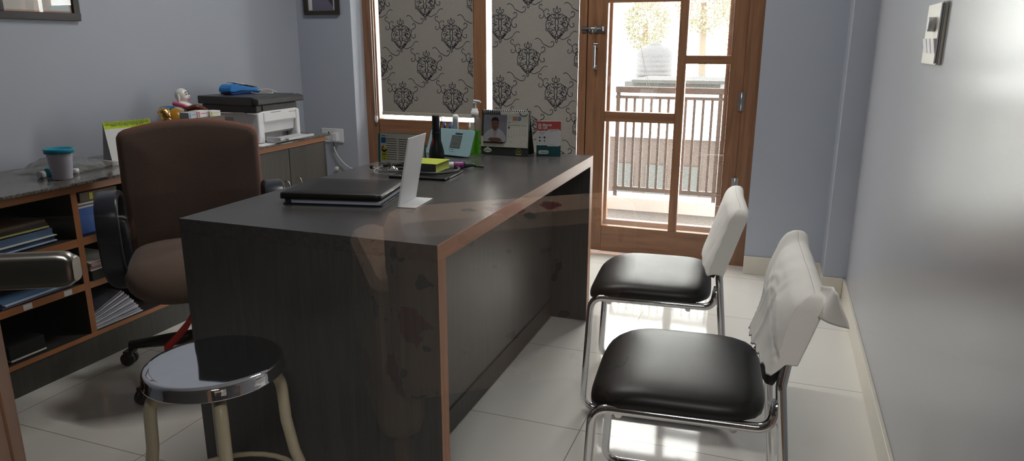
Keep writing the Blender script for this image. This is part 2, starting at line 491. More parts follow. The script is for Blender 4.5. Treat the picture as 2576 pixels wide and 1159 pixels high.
struct(MB('tile_skirting').box(XR - .012, XR, .85, 3.648, 0, .10).build('baseboard_right', bevel=.002), 'cream tile skirting along the right wall', 'skirting')
sk = MB('tile_skirting'); sk.box(XL + .002, -2.484, YB - .012, YB, 0, .10)
struct(sk.build('baseboard_left', bevel=.002), 'cream tile skirting below the wall socket', 'skirting')
# lobby in front of the glass door (seen only as reflections in the pane)
lb = MB('lobby_paint'); lb.box(-3.1, 2.6, -3.45, -3.3, 0, H); lb.box(2.45, 2.6, -3.3, 1.0, 0, H); lb.box(XR + .15, 2.45, .80, .95, 0, H)
pz = SP - D * .10; e = Vector((XL, pz.y + (XL - pz.x) * D.y / D.x, 0))
lb.T = frame_T(pz, -D, (0, 0, 1)); L = (e - pz).length
lb.box(0, L, 0, H, -.06, .06); lb.T = Matrix.Identity(4)
lb.T = frame_T(SP, D, (0, 0, 1)); lb.box(-.1, 1.08, 2.12, H, -.05, .05); lb.T = Matrix.Identity(4)
struct(lb.build('wall_front'), 'pale partition wall around the glass door', 'wall')

# ---- window and door joinery in the back wall
w1 = struct_empty('window_1', 'window with damask roller blind left of the timber mullion', 'window', (-2.07, YF, 0))
def wj(mb): mb.T = Matrix.Translation((2.07, -YF, 0)); return mb
wj_ = MB('teak_vertical'); wj(wj_); wj_.box(-2.484, -2.392, YF, YF + .062, 0, 2.14); wj_.box(-1.73, -1.649, YF, YF + .062, 0, 2.14)
wj_.mat('teak_cross'); wj_.box(-2.40, -1.73, YF, YF + .062, .58, .741); wj_.box(-2.40, -1.73, YF, YF + .062, 2.04, 2.14)
wj_.box(-2.40, -1.73, YF + .012, YF + .05, .10, .58); wj_.box(-2.40, -1.73, YF, YF + .062, 0, .10)
wj_.build('window_frame', w1, bevel=.002)
g = MB('clear_glass'); wj(g); g.box(-2.41, -1.72, YF + .048, YF + .053, .735, 2.05); g.build('window_pane', w1)
w2 = struct_empty('window_2', 'window with damask roller blind beside the balcony door', 'window', (-1.37, YF, 0))
m = MB('teak_vertical'); m.T = Matrix.Translation((1.37, -YF, 0)); m.box(-1.083, -1.037, YF - .004, YF + .07, 0, 2.14)
m.mat('teak_cross'); m.box(-1.649, -1.083, YF, YF + .062, 0, .20); m.box(-1.649, -1.083, YF, YF + .062, 2.04, 2.14)
m.build('window_frame', w2, bevel=.002)
g = MB('clear_glass'); g.T = Matrix.Translation((1.37, -YF, 0)); g.box(-1.66, -1.07, YF + .048, YF + .053, .19, 2.05); g.build('window_pane', w2)

d1 = struct_empty('door_1', 'timber balcony door with unequal glass panes and diamond mesh', 'door', (-.61, YF, 0))
def dd(mat): m = MB(mat); m.T = Matrix.Translation((.61, -YF, 0)); return m
m = dd('teak_vertical'); m.box(-.180, -.100, YF - .004, YF + .07, 0, 2.14); m.mat('teak_cross'); m.box(-1.037, -.180, YF - .004, YF + .07, 2.04, 2.14)
m.build('door_frame', d1, bevel=.002)
m = dd('teak_vertical')
m.box(-1.033, -.921, YF, YF + .042, .012, 2.036); m.box(-.252, -.1805, YF, YF + .042, .012, 2.036)      # stiles
m.box(-.531, -.484, YF, YF + .040, .165, 1.94)
m.mat('teak_cross'); m.box(-.921, -.252, YF, YF + .041, .012, .165); m.box(-.921, -.252, YF, YF + .041, 1.94, 2.036)
m.box(-.921, -.531, YF, YF + .039, .778, .834); m.box(-.921, -.531, YF, YF + .039, 1.425, 1.48); m.box(-.484, -.252, YF, YF + .039, 1.102, 1.147)
m.build('door_leaf', d1, bevel=.003)
g = dd('clear_glass')
for q in ((-.925, -.528, .16, .782), (-.925, -.528, .83, 1.43), (-.925, -.528, 1.475, 1.945), (-.488, -.248, .16, 1.106), (-.488, -.248, 1.143, 1.945)):
    g.box(q[0], q[1], YF + .018, YF + .022, q[2], q[3])
g.build('door_pane', d1)
m = dd('teak_vertical'); m.box(-1.045, -.912, YF + .085, YF + .125, .0, 2.06); m.box(-.28, -.165, YF + .085, YF + .125, .012, 2.03)
m.mat('teak_cross'); m.box(-.912, -.28, YF + .085, YF + .125, .012, .185); m.box(-.912, -.28, YF + .085, YF + .125, 1.92, 2.03)
m.build('screen_frame', d1, bevel=.002)
m = dd('diamond_mesh'); m.box(-.93, -.25, YF + .0780, YF + .0784, .15, 1.95); m.build('mesh_screen', d1)
m = dd('steel_brushed')                                       # pull handle
hx = -.985
for z in (1.066, 1.185): m.box(hx - .012, hx + .012, YF - .004, YF, z, z + .024)
m.tube(bent_path([(hx, YF - .002, 1.077), (hx, YF - .036, 1.077), (hx, YF - .036, 1.197), (hx, YF - .002, 1.197)], .012), .0075, 8)
m.build('door_handle', d1, bevel=.001)
m = dd('steel_brushed')                                       # tower bolt across leaf and frame
m.box(-1.066, -1.040, YF - .010, YF - .004, 1.268, 1.300); m.box(-1.030, -.934, YF - .006, YF, 1.268, 1.300)
m.tube([(-1.066, YF - .014, 1.290), (-.945, YF - .014, 1.290)], .0055, 10)
for x in (-1.02, -.985, -.945): m.tube(bent_path([(x, YF - .002, 1.278), (x, YF - .021, 1.278), (x, YF - .021, 1.299), (x, YF - .002, 1.299)], .006, 4), .004, 6)
m.tube([(-1.0, YF - .014, 1.288), (-1.0, YF - .03, 1.268)], .004, 8); m.build('tower_bolt', d1)
for z in (.40, .86):
    m = dd('steel_brushed'); m.lathe([(.006, z), (.006, z + .10)], (-.182, YF - .006, 0), 12); m.box(-.200, -.166, YF - .006, YF - .003, z + .002, z + .098)
    m.build('hinge', d1)

# ---- roller blinds with damask print
def spiral(cx, cy, r0, r1, a0, a1, n=14):
    return [(cx + (r0 + (r1 - r0) * i / n) * cos(a0 + (a1 - a0) * i / n), cy + (r0 + (r1 - r0) * i / n) * sin(a0 + (a1 - a0) * i / n)) for i in range(n + 1)]
def sm2(pts, k=6): return [(p.x, p.y) for p in smooth_path([(x, y, 0) for x, y in pts], k)]
def stroke(mb, pts, w, z, clipx):
    run = []
    for p in list(pts) + [None]:
        if p and clipx[0] + .002 < p[0] < clipx[1] - .002: run.append(p); continue
        if len(run) > 2: mb.ribbon(run, w, z)
        run = []
def motif(mb, cx, cy, s, z, clipx):
    lw = .0042
    def rb(pts, w=lw, sp=False, dz=0):
        if sp: pts = sm2(pts)
        for sg in (1, -1): stroke(mb, [(cx + sg * x * s, cy + y * s) for x, y in pts], w * s, z + dz, clipx)
    # filigree scrolls, mirrored left and right, narrowing to a finial above and a tip below
    rb(spiral(.017, .050, .002, .013, 0, 1.8 * PI, 18)); rb(spiral(.041, .034, .002, .013, .3 * PI, 2.2 * PI, 18))
    rb(spiral(.047, .006, .002, .014, -.4 * PI, 1.5 * PI, 18)); rb(spiral(.025, .016, .002, .012, 1.1 * PI, -.7 * PI, 18))
    rb(spiral(.038, -.022, .002, .014, PI, -.9 * PI, 18)); rb(spiral(.016, -.018, .002, .013, .1 * PI, 2 * PI, 18))
    rb(spiral(.023, -.048, .002, .012, PI, -.8 * PI, 18)); rb(spiral(.010, -.066, .0015, .008, .2 * PI, 2 * PI, 16))
    rb([(0, .104), (.003, .090), (.009, .078), (.004, .068), (0, .062)], lw * .9, True)
    rb([(.002, .062), (.014, .070), (.022, .080), (.019, .090), (.012, .088)], lw, True)
    rb([(.004, .056), (.028, .060), (.037, .054), (.050, .048), (.058, .034), (.053, .024)], lw, True)
    rb([(0, -.098), (.007, -.086), (.002, -.078), (.010, -.074), (.024, -.062), (.040, -.044), (.055, -.026), (.064, -.004), (.062, .018), (.056, .026)], lw, True)
    rb([(.006, -.072), (.020, -.058), (.034, -.042), (.046, -.036)], lw * .8, True); rb([(.058, -.014), (.066, -.022), (.060, -.032), (.054, -.028)], lw * .8, True)
    rb([(0, .044), (.006, .030), (.010, .014), (.006, -.004), (.009, -.018), (.004, -.032), (0, -.044)], lw * 1.25, True)
    rb([(0, -.046), (.008, -.056), (.0, -.066)], lw, True)
    for x, y, w in ((.012, .036, .004), (.030, .004, .0036), (.050, -.018, .003), (.030, -.034, .003), (.033, .048, .003)): rb([(x - w, y - w), (x, y), (x + w, y + w)], w * 1.6, False, -.0002)
def vine(mb, cx, cy, s, z, clipx, fl=1):
    def rb(pts, w, sp=True):
        if sp: pts = sm2(pts)
        stroke(mb, [(cx + fl * x * s, cy + y * s) for x, y in pts], w * s, z, clipx)
    rb(spiral(.004, -.002, .003, .022, 0, 1.6 * PI, 22), .0044, False)
    rb([(.010, -.024), (.020, -.040), (.024, -.060), (.036, -.076), (.054, -.072), (.060, -.058), (.050, -.048), (.044, -.056)], .0044)
    rb([(.000, .024), (-.020, .014), (-.042, .006), (-.060, .014), (-.064, .030), (-.054, .038), (-.046, .030)], .0042)
    rb([(.002, .024), (.014, .044), (.034, .056), (.050, .050)], .0038)
    rb([(.024, -.058), (.010, -.076), (-.006, -.074), (-.008, -.060), (.0, -.056)], .0042)
    rb([(.020, -.036), (.036, -.022), (.052, -.026), (.050, -.036)], .0038)
def blind(name, label, x0, x1, zb, cols, cx0, cz0, pitch, rows):
    t = thing(name, label, 'blind', ((x0 + x1) / 2, 4.028, zb), 0, 'roller blinds over the back windows')
    w = (x1 - x0) / 2; ht = 2.02 - zb
    mb = MB('blind_cloth'); mb.T = Matrix(((1, 0, 0, 0), (0, 0, 1, 0), (0, 1, 0, 0), (0, 0, 0, 1)))
    mb.add([(-w, 0, 0), (w, 0, 0), (w, ht, 0), (-w, ht, 0)], [(0, 1, 2, 3)])
    mb.mat('blind_motif'); px, pz_ = pitch
    for j in range(-3, 8):
        for i in range(-4, 5):
            ox = px * (i + (.5 if j % 2 else 0)); oz = pz_ / 2 * j
            X, Z = cx0 + ox - (x0 + x1) / 2, cz0 + oz - zb
            if -.02 < Z < ht - .1 and abs(X) < w + .1:
                motif(mb, X, Z, 1., -.0012, (-w, w))
            X2, Z2 = X + px * .27, Z + pz_ * .17
            if .08 < Z2 < ht - .1 and abs(X2) < w + .1: vine(mb, X2, Z2, 1., -.0012, (-w, w), -1)
            X2, Z2 = X + px * .22, Z - pz_ * .22
            if .08 < Z2 < ht - .1 and abs(X2) < w + .1: vine(mb, X2, Z2, .9, -.0012, (-w, w), 1)
    mb.build('cloth', t, weld=False)
    mb = MB('blind_bar'); mb.box(-w, w, -.008, .008, -.022, .0); mb.build('bottom_bar', t, bevel=.003)
    mb = MB('plastic_white'); mb.tube([(-w, .02, ht + .01), (w, .02, ht + .01)], .022, 16); mb.build('roller_tube', t)
    return t, w, ht
b1, bw, bh = blind('roller_blind', 'grey damask roller blind with white bottom bar, in the left window', -2.366, -1.731, .79, 3, -2.044, 1.065, (.342, .377), 6)
mb = MB('cord_white')
mb.tube([(-bw - .052, -.012, bh), (-bw - .048, -.014, .6), (-bw - .046, -.016, -.035)], .0022, 6); mb.tube([(-bw - .036, -.012, bh), (-bw - .032, -.014, .5), (-bw - .034, -.016, -.035)], .0022, 6)
mb.build('pull_cord', b1)
mb = MB('plastic_white'); mb.lathe([(.001, -.075), (.009, -.068), (.0125, -.052), (.011, -.036), (.004, -.028)], (-bw - .040, -.016, 0), 16, sy=.5); mb.build('cord_weight', b1)
b2, bw2, bh2 = blind('roller_blind', 'grey damask roller blind hanging next to the balcony door', -1.612, -1.0835, .30, 3, -1.387, 1.117, (.344, .385), 6)

# ---- balcony and what stands beyond it
struct(MB('balcony_tile').box(-6, 3, 4.2, 5.25, -.25, -.012).build('ground_balcony'), 'brownish tiled balcony floor outside the door', 'balcony floor')
m = MB('curb_white'); m.box(-6, 3, 5.25, 5.45, -.6, .085); struct(m.build('trim_3', bevel=.004), 'white balcony kerb under the railing', 'kerb')
ra = thing('balcony_railing', 'dark brown metal balcony railing seen through the door', 'railing', (-.745, 5.3, .085))
m = MB('railing_brown')
m.box(-.385, .385, -.02, .02, .777, .82); m.build('top_rail', ra)
MB('railing_brown').box(-.385, .385, -.012, .012, .045, .075).build('cross_rail', ra); MB('railing_brown').box(-.385, .385, -.012, .012, .735, .755).build('cross_rail', ra)
for x in (-.365, .365): MB('railing_brown').box(x - .014, x + .014, -.014, .014, 0, .777).build('post', ra)
for i in range(11):
    x = -.305 + i * .0615; MB('railing_brown').box(x - .0085, x + .0085, -.006, .006, .07, .74).build('baluster', ra)
nb = thing('neighbour_building', 'white and brown building across from the balcony', 'building', (-1.75, 12.4, -4))
m = MB('render_brown'); m.box(-1.0, 1.0, -.4, .6, 0, 3.70); m.build('brown_wall', nb)
m = MB('render_white'); m.box(-1.0, 1.05, -.45, .6, 3.70, 4.45); m.build('parapet', nb)
m = MB('render_grey'); m.box(-.92, .72, 1.6, 3.4, 3.5, 4.50); m.box(-.92, .80, 1.5, 3.4, 4.50, 4.56); m.build('roof_ledge', nb)
m = MB('render_grey')
for x in (-.80, -.25, .3): m.box(x, x + .34, -.42, -.40, 2.55, 3.25)
m.build('window_opening', nb)
m = MB('tank_grey'); pr = [(.0, 0), (.50, 0), (.50, .06), (.48, .09)]
for i in range(5): pr += [(.48, .12 + i * .13), (.50, .15 + i * .13), (.50, .20 + i * .13), (.48, .23 + i * .13)]
pr += [(.46, .80), (.34, .90), (.20, .94), (.18, .99), (.0, 1.0)]
t = thing('water_tank', 'round ribbed grey rooftop water tank', 'water tank', (-3.25, 20, .26)); m.lathe(pr, n=32); m.build('tank_body', t)
m = MB('render_grey'); m.box(-3.9, -2.5, 19.3, 20.7, -4, .26); tag(m.build('tank_plinth'), 'grey masonry plinth carrying the rooftop water tank', 'plinth')
def tree(x, y, z, r, hgt, label, seed):
    t = thing('leafy_tree', label, 'tree', (x, y, -4), 0, 'trees beyond the balcony'); rnd = random.Random(seed)
    m = MB('bark'); m.tube(smooth_path([(0, 0, 0), (.1, .05, 2), (-.05, 0, 4 + z)]), [.2 - .006 * i for i in range(17)], 8); m.build('trunk', t)
    m = MB('foliage_light')
    for i in range(3200):
        a, b = rnd.uniform(0, 2 * PI), rnd.uniform(-1, 1); q = r * rnd.uniform(.3, 1) ** .5; c = math.sqrt(1 - b * b)
        p = Vector((q * c * cos(a), q * c * sin(a), 4 + z + q * b * hgt)); u = Vector((rnd.uniform(-1, 1), rnd.uniform(-1, 1), rnd.uniform(-1, 1))).normalized(); v = u.orthogonal().normalized()
        s_ = rnd.uniform(.03, .075); m.add([p - u * s_, p - v * s_ * .5, p + u * s_, p + v * s_ * .5], [(0, 1, 2, 3)])
    m.build('crown', t, weld=False)
tree(-2.6, 26, 2.6, 1.0, 1.1, 'pale sunlit tree rising just right of the water tank', 3)
tree(-.9, 29.5, 2.4, 1.6, 1.3, 'wide pale tree filling the upper right door pane', 5)
tree(-4.9, 28, 2.0, .9, 1.2, 'pale tree showing left of the water tank', 9)
for i, (a, b, lb_) in enumerate((((-1.26, 6.6, 1.42), (-.72, 6.2, -.05), 'thin slack cable slanting behind the railing, leftmost'), ((-1.20, 6.6, 1.2), (-.80, 6.2, -.05), 'thin slack cable slanting behind the railing, lower of two'))):
    m = MB('wire_grey'); m.tube(smooth_path([a, ((a[0] + b[0]) / 2 - .02, 6.4, (a[2] + b[2]) / 2 - .04), b]), .0022, 5)
    tag(m.build('hanging_cable'), lb_, 'cable')

# ---- glass door between the lobby and the room (the pane the photo looks through)
d2 = struct_empty('door_2', 'clear glass door in a timber frame, standing nearest of all', 'door', (SP.x, SP.y, 0), math.atan2(D.y, D.x))
m = MB('teak_vertical'); m.box(-.10, 0, -.022, .022, .0, 2.12); m.box(1.0, 1.075, -.022, .022, 0, 2.12); m.mat('teak_cross'); m.box(0, 1.0, -.022, .022, .005, .14); m.box(0, 1.0, -.022, .022, 2.0, 2.12)
m.build('door_frame', d2, bevel=.003)
m = MB('clear_glass'); m.add([(-.005, 0, .135), (1.005, 0, .135), (1.005, 0, 2.005), (-.005, 0, 2.005)], [(0, 1, 2, 3)]); m.build('glass_pane', d2)
m = MB('steel_dull')
m.lathe([(.026, -.006), (.026, 0)], (-.055, -.022, 1.048), 20, 'Y'); m.tube([(-.055, -.022, 1.048), (-.055, -.058, 1.048)], .010, 14)
prof = rrect(-.0065, .0065, -.0128, .0128, .005, 4)
def lev(u, v):
    a = prof[int(round(u * len(prof))) % len(prof)]; x = -.07 + .166 * v
    k = 1. if v < .93 else math.sqrt(max(0, 1 - ((v - .93) / .07) ** 2)) * .35 + .65
    return (x, -.056 + a[0], 1.048 + a[1] * k)
m.grid(lev, len(prof), 32, True, True); m.add([(.096, -.056 + a[0], 1.048 + a[1] * .65) for a in prof], [tuple(range(len(prof)))])
m.build('lever_handle', d2)
# ------------------------------------------------------------------ desk
TZ = .745                                   # desk top
dk = thing('office_desk', 'charcoal laminate office desk with copper edge banding and solid end panels', 'desk', (-1.106, 2.197, 0))
DT = Matrix.Translation((1.106, -2.197, 0))
def dm(mat): return MB(mat, DT)
DX0, DX1, DY0, DY1, th = -1.494, -.718, 1.445, 2.949, .042
dm('charcoal_y').box(DX0, DX1 - .0012, DY0, DY1, TZ - th, TZ).build('desk_top', dk)
dm('charcoal_z').box(DX0, DX1 - .0012, DY0, DY0 + th, .008, TZ - th).build('end_panel', dk)
dm('charcoal_z').box(DX0, DX1 - .0012, DY1 - th, DY1, .008, TZ - th).build('end_panel', dk)
dm('charcoal_z').box(-.905, -.885, DY0 + th, DY1 - th, .09, TZ - th).build('modesty_panel', dk)
dm('cabinet_dark').box(-.905, -.880, DY0 + th, DY1 - th, .012, .09).build('plinth', dk)
m = dm('copper_band_y'); m.box(DX1 - .0012, DX1, DY0, DY1, TZ - th, TZ); m.mat('copper_band_z')
m.box(DX1 - .0012, DX1, DY0, DY0 + th, .008, TZ - th); m.box(DX1 - .0012, DX1, DY1 - th, DY1, .008, TZ - th); m.build('edge_band', dk)
for x in (DX0 + .03, -.93, DX1 - .03):
    for y in (DY0 + .02, DY1 - .02): dm('plastic_white').lathe([(.014, 0), (.014, .008)], (x, y, 0), 12).build('glide', dk)

# ------------------------------------------------------------------ wall cabinet and its stone top
CX, CYa, CYb = -2.405, .70, 3.442
cb = thing('storage_cabinet', 'long low cabinet with dark doors and open shelves edged in orange wood', 'cabinet', (-2.64, 2.07, 0))
CT = Matrix.Translation((2.64, -2.07, 0))
def cm(mat): return MB(mat, CT)
XB = XL + .004
m = cm('carcass_dark'); m.box(XB, XB + .01, CYa, CYb, .0, .67); m.box(XB, CX, CYb - .018, CYb, 0, .67); m.box(XB, CX - .002, CYa, CYa + .018, 0, .67)
m.box(XB, CX - .0015, CYa, CYb - .018, .104, .1215); m.build('carcass', cb)
cm('cabinet_dark').box(CX - .02, CX - .004, CYa, CYb, 0, .104).build('plinth', cb)
dv = (.98, 1.40, 1.84, 2.30, 2.795)
m = cm('edge_wood_y'); m.box(XB, CX, CYa, CYb, .670, .700); m.build('top_rail', cb)
m = cm('edge_wood_y'); m.box(CX - .0015, CX, CYa, 2.80, .104, .1215); m.build('bottom_edge', cb)
for y in dv:
    m = cm('carcass_dark'); m.box(XB + .01, CX - .0015, y, y + .024, .1215, .67); m.mat('edge_wood_z'); m.box(CX - .0015, CX, y, y + .024, .1215, .67); m.build('divider', cb)
for a, b in zip(dv[:-1], dv[1:]):
    for z0, z1 in ((.297, .323), (.468, .498)):
        m = cm('carcass_dark'); m.box(XB + .01, CX - .0015, a + .024, b, z0, z1); m.mat('edge_wood_y'); m.box(CX - .0015, CX, a + .024, b, z0, z1); m.build('shelf', cb)
for a, b, hy in ((2.82, 3.109, 3.066), (3.113, 3.424, 3.168)):
    dr = cm('cabinet_dark').box(CX - .018, CX, a, b, .125, .668).build('door', cb, bevel=.0015)
    cm('chrome').tube(smooth_path([(CX, hy, .505), (CX + .018, hy, .496), (CX + .026, hy, .455), (CX + .018, hy, .414), (CX, hy, .405)], 6), .0042, 10).build('handle', dr)
for y in (1.60, 1.755, 1.945):
    m = cm('paper_white'); m.box(CX, CX + .0006, y, y + .032, .300, .320); m.build('shelf_label', cb)
ct = MB('granite'); ct.box(XB, -2.376, CYa - .02, 3.458, .700, .712)
tag(ct.build('countertop', bevel=.003), 'speckled grey granite counter slab over the long cabinet', 'worktop')
CZ = .712

# things on the open shelves
def sheet_stack(name, label, cat, x, y, z, w, d, layers, rotz=0, group=None):
    t = thing(name, label, cat, (x, y, z), rotz, group); zz = 0
    mats = {}
    for mat, hh, dx in layers:
        m = MB(mat); m.box(-d / 2 + dx, d / 2 + dx, -w / 2 + dx * .4, w / 2 + dx * .4, zz, zz + hh); m.build('sheets' if 'paper' in mat else 'cover', t, bevel=.0006); zz += hh
    return t
sheet_stack('file_folder', 'olive file folder with pale yellow edge on the upper left shelf', 'file', -2.56, 1.64, .553, .26, .22, (('ink_olive', .004, 0), ('card_yellow', .006, .004), ('ink_olive', .012, 0), ('card_brown', .012, -.006)))
sheet_stack('file_folder', 'steel blue file with loose sheets, lying under the olive folder', 'file', -2.55, 1.645, .4985, .27, .22, (('card_steel', .006, .0), ('paper_blue_white', .004, .008), ('card_steel', .016, .0), ('paper_ivory', .003, .01), ('card_steel', .024, -.004)), .03)
t = thing('box_file', 'bright blue box file standing beside the shelf divider', 'file', (-2.50, 1.985, .4985))
MB('card_blue').box(-.10, .055, -.10, .09, 0, .098).build('case', t, bevel=.001)
m = MB('paper_white'); m.box(-.10, .058, -.105, -.100, 0, .112); m.box(-.10, .05, -.098, .09, .098, .106); m.box(-.10, .054, -.09, .09, .112, .118); m.build('sheets', t)
m = MB('card_brown'); m.box(-.10, .052, -.098, .09, .106, .112); m.build('divider_sheet', t)
t = thing('carton', 'small grey-brown carton lying on top of the blue box file', 'box', (-2.50, 2.00, .6185)); MB('card_brown').box(-.08, .045, -.085, .08, 0, .035).build('carton_body', t, bevel=.001)
MB('label_yellow').box(.0455, .046, -.045, -.030, .004, .03).build('label', t)
sheet_stack('paper_stack', 'pink and grey bundle of papers on the middle shelf beside the office chair', 'papers', -2.50, 1.95, .3235, .15, .2, (('render_grey', .038, 0), ('paper_white', .004, -.002), ('paper_pink', .012, -.004), ('paper_pink', .014, .002), ('paper_ivory', .004, -.006)))
sheet_stack('paper_stack', 'low spread of printed sheets on the lower left shelf', 'papers', -2.53, 1.66, .3235, .26, .22, (('paper_lavender', .005, 0), ('card_steel', .006, -.01), ('paper_blue_white', .004, .012), ('card_steel', .006, 0)), .05)
t = thing('paper_fan', 'fanned pile of white and lavender magazines on the bottom shelf', 'papers', (-2.47, 1.985, .122))
for i in range(14):
    m = MB('paper_lavender' if i % 3 == 1 else 'paper_white'); m.T = Matrix.Translation((-.004 * (i % 3), 0, .0035 * i)) @ Matrix.Translation((0, -.115, 0)) @ Matrix.Rotation(math.radians(1.5 * i), 4, 'X')
    m.box(-.13, .05 - .002 * i, 0, .225 - .004 * i, 0, .003); m.build('magazine', t)
sheet_stack('notebook', 'pale-edged notebook lying on the bottom left shelf', 'notebook', -2.52, 1.60, .1225, .13, .2, (('ink_black', .006, 0), ('paper_ivory', .006, .002), ('ink_black', .05, 0)))

# ------------------------------------------------------------------ things on the stone counter
pr = thing('printer', 'white laser printer with dark scanner lid on the stone counter', 'printer', (-2.61, 3.095, CZ))
PT = Matrix.Translation((2.61, -3.095, -CZ))
def pm(mat): return MB(mat, PT)
fx, ya, yb = -2.432, 2.925, 3.262
m = pm('plastic_white'); m.T = PT @ frame_T((0, 0, 0), (0, 1, 0), (0, 0, 1))     # local x = +Y, y = up, z = +X
# body section as prisms: sides, top and the recessed mouth
m.T = PT
m.box(-2.79, -2.50, ya, yb, .716, .868); m.box(-2.50, fx, ya, ya + .045, .716, .868); m.box(-2.50, fx, yb - .03, yb, .716, .868)
m.box(-2.50, fx, ya + .045, yb - .03, .815, .868); m.build('body', pr, bevel=.008)
m = pm('plastic_white'); m.add([(-2.447, ya + .05, .815), (-2.447, yb - .034, .815), (-2.455, yb - .034, .765), (-2.455, ya + .05, .765), (-2.475, yb - .034, .752), (-2.475, ya + .05, .752)], [(0, 1, 2, 3), (3, 2, 4, 5)])
m.build('front_flap', pr, solid=.003)
m = pm('ink_grey')
for i in range(4): m.box(-2.66, -2.585, ya - .0008, ya, .838 - i * .009, .841 - i * .009)
m.build('side_vent', pr)
m = pm('plastic_charcoal'); m.box(-2.785, -2.445, ya + .006, yb - .006, .868, .905); m.build('scanner_base', pr, bevel=.005)
m = pm('plastic_charcoal'); m.box(-2.80, -2.46, ya - .004, yb + .004, .907, .947); m.add([(-2.46, ya - .004, .907), (-2.46, yb + .035, .907), (-2.46, yb + .035, .945), (-2.46, ya - .004, .945), (-2.420, ya - .004, .908), (-2.420, yb + .030, .908), (-2.420, yb + .030, .936), (-2.420, ya - .004, .936)],
    [(0, 1, 5, 4), (3, 7, 6, 2), (4, 5, 6, 7), (0, 4, 7, 3), (1, 2, 6, 5), (0, 3, 2, 1)])
m.build('scanner_lid', pr, bevel=.004)
m = pm('plastic_black'); m.box(-2.4452, -2.440, ya + .05, yb - .012, .871, .902); m.build('dark_band', pr)
m = pm('plastic_grey'); m.box(fx, -2.345, ya + .05, yb - .045, .728, .736); m.box(fx, -2.345, ya + .05, ya + .06, .736, .745); m.box(-2.345, -2.325, ya + .09, yb - .03, .726, .738)
m.box(fx, fx + .06, ya + .05, yb - .05, .716, .728); m.build('paper_tray', pr, bevel=.003)
pm('ink_grey').box(fx, fx + .0006, ya + .245, ya + .305, .856, .858).build('model_marking', pr); pm('ink_grey').box(fx, fx + .0006, ya + .10, ya + .18, .8635, .8660).build('lid_catch', pr)
m = MB('paper_white'); m.add([(-2.372, 2.862, CZ + .001), (-2.380, 2.985, CZ + .001), (-2.50, 2.99, CZ + .001), (-2.50, 2.87, CZ + .001)], [(0, 1, 2, 3)])
tag(m.build('paper_sheet', solid=.0012), 'white sheet sticking out below the printer front', 'paper')

t = thing('card_machine', 'bright blue card payment machine lying on the printer lid', 'card machine', (-2.69, 3.11, .9475), PI / 2 + .02)
# local x runs along world +Y: thick end first
m = MB('machine_blue'); m.T = Matrix(((1, 0, 0, 0), (0, 0, 1, 0), (0, 1, 0, 0), (0, 0, 0, 1)))
side = [(-.115, .016), (-.112, .036), (-.098, .050), (-.075, .054), (-.03, .046), (.12, .022), (.128, .012), (.12, .006), (-.03, .018), (-.085, .012)]
m.prism(side, -.038, .038); m.build('case', t, bevel=.006)
m = MB('machine_navy'); m.T = Matrix(((1, 0, 0, 0), (0, 0, 1, 0), (0, 1, 0, 0), (0, 0, 0, 1))); m.prism([(-.112, .014), (-.085, .010), (-.03, .016), (.118, .006), (.12, 0), (-.085, 0), (-.105, .004)], -.034, .034); m.build('base', t, bevel=.003)
m = MB('plastic_white'); m.lathe([(.011, 0), (.009, .004), (.005, .0045)], (-.075, .038, .030), 18, 'Y'); m.T = frame_T((0, -.0395, 0), (1, 0, 0), (0, 0, 1))
m.build('side_button', t)
m = MB('plastic_white'); m.T = frame_T((-.055, .0386, .033), (-1, 0, -.0), (0, 0, 1)); m.text('paytm', .012, -.03, -.004, 0) if False else m.rect(-.04, .0, -.002, .001, 0); m.build('side_marking', t)
m = MB('paper_white'); m.T = Matrix.Rotation(.17, 4, 'Y'); m.box(-.07, .0, -.028, .028, .049, .0515); m.build('receipt_paper', t)
m = MB('plastic_black'); m.T = Matrix.Rotation(.17, 4, 'Y'); m.box(.02, .10, -.028, .028, .0455, .050); m.build('screen', t)
t = thing('charger_cable', 'looped white cable running over the printer lid to the wall side', 'cable', (-2.65, 3.2, .948))
def wl(*p): return [(x + 2.65, y - 3.2, z - .948) for x, y, z in p]
MB('cord_white').tube(smooth_path(wl((-2.69, 3.235, .955), (-2.62, 3.27, .955), (-2.55, 3.20, .952), (-2.52, 3.15, .952), (-2.60, 3.12, .952), (-2.66, 3.17, .953), (-2.65, 3.22, .962), (-2.62, 3.25, .965), (-2.60, 3.28, .953), (-2.585, 3.305, .93), (-2.585, 3.305, .86), (-2.58, 3.302, .78), (-2.575, 3.31, .716)), 8), .0026, 6).build('cable_run', t)
MB('plastic_black').box(.050, .068, .092, .118, -.085, -.045).build('plug_end', t, bevel=.003)
t = thing('power_adapter', 'flat dark adapter lying behind the blue card machine', 'adapter', (-2.775, 3.17, .9475)); MB('plastic_charcoal').box(-.02, .02, -.05, .05, 0, .022).build('adapter_body', t, bevel=.003)

# porcelain laughing figure (a generic ornament), golden bust, cartons, calendar, tumbler ...
t = thing('laughing_figurine', 'white porcelain laughing bald figurine in pink and gold robes', 'figurine', (-2.735, 2.745, CZ), .42)
m = MB('ceramic_white')
m.ball((0, 0, .105), (.070, .080, .085)); m.ball((.004, .0, .180), (.052, .060, .042)); m.ball((.006, 0, .249), (.032, .030, .034)); m.ball((.016, .0, .238), (.026, .026, .022)); m.ball((.006, 0, .215), (.024, .026, .020)); m.build('body', t)
for s in (-1, 1): MB('ceramic_white').ball((.002, s * .030, .236), (.007, .005, .021), 10, 8).build('ear', t)
MB('ceramic_white').ball((.041, 0, .245), (.006, .006, .006), 10, 8).build('nose', t)
m = MB('ceramic_pink'); m.tube([(.038, -.013, .234), (.043, -.007, .230), (.0445, 0, .229), (.043, .007, .230), (.038, .013, .234)], .0024, 8); m.build('lips', t)
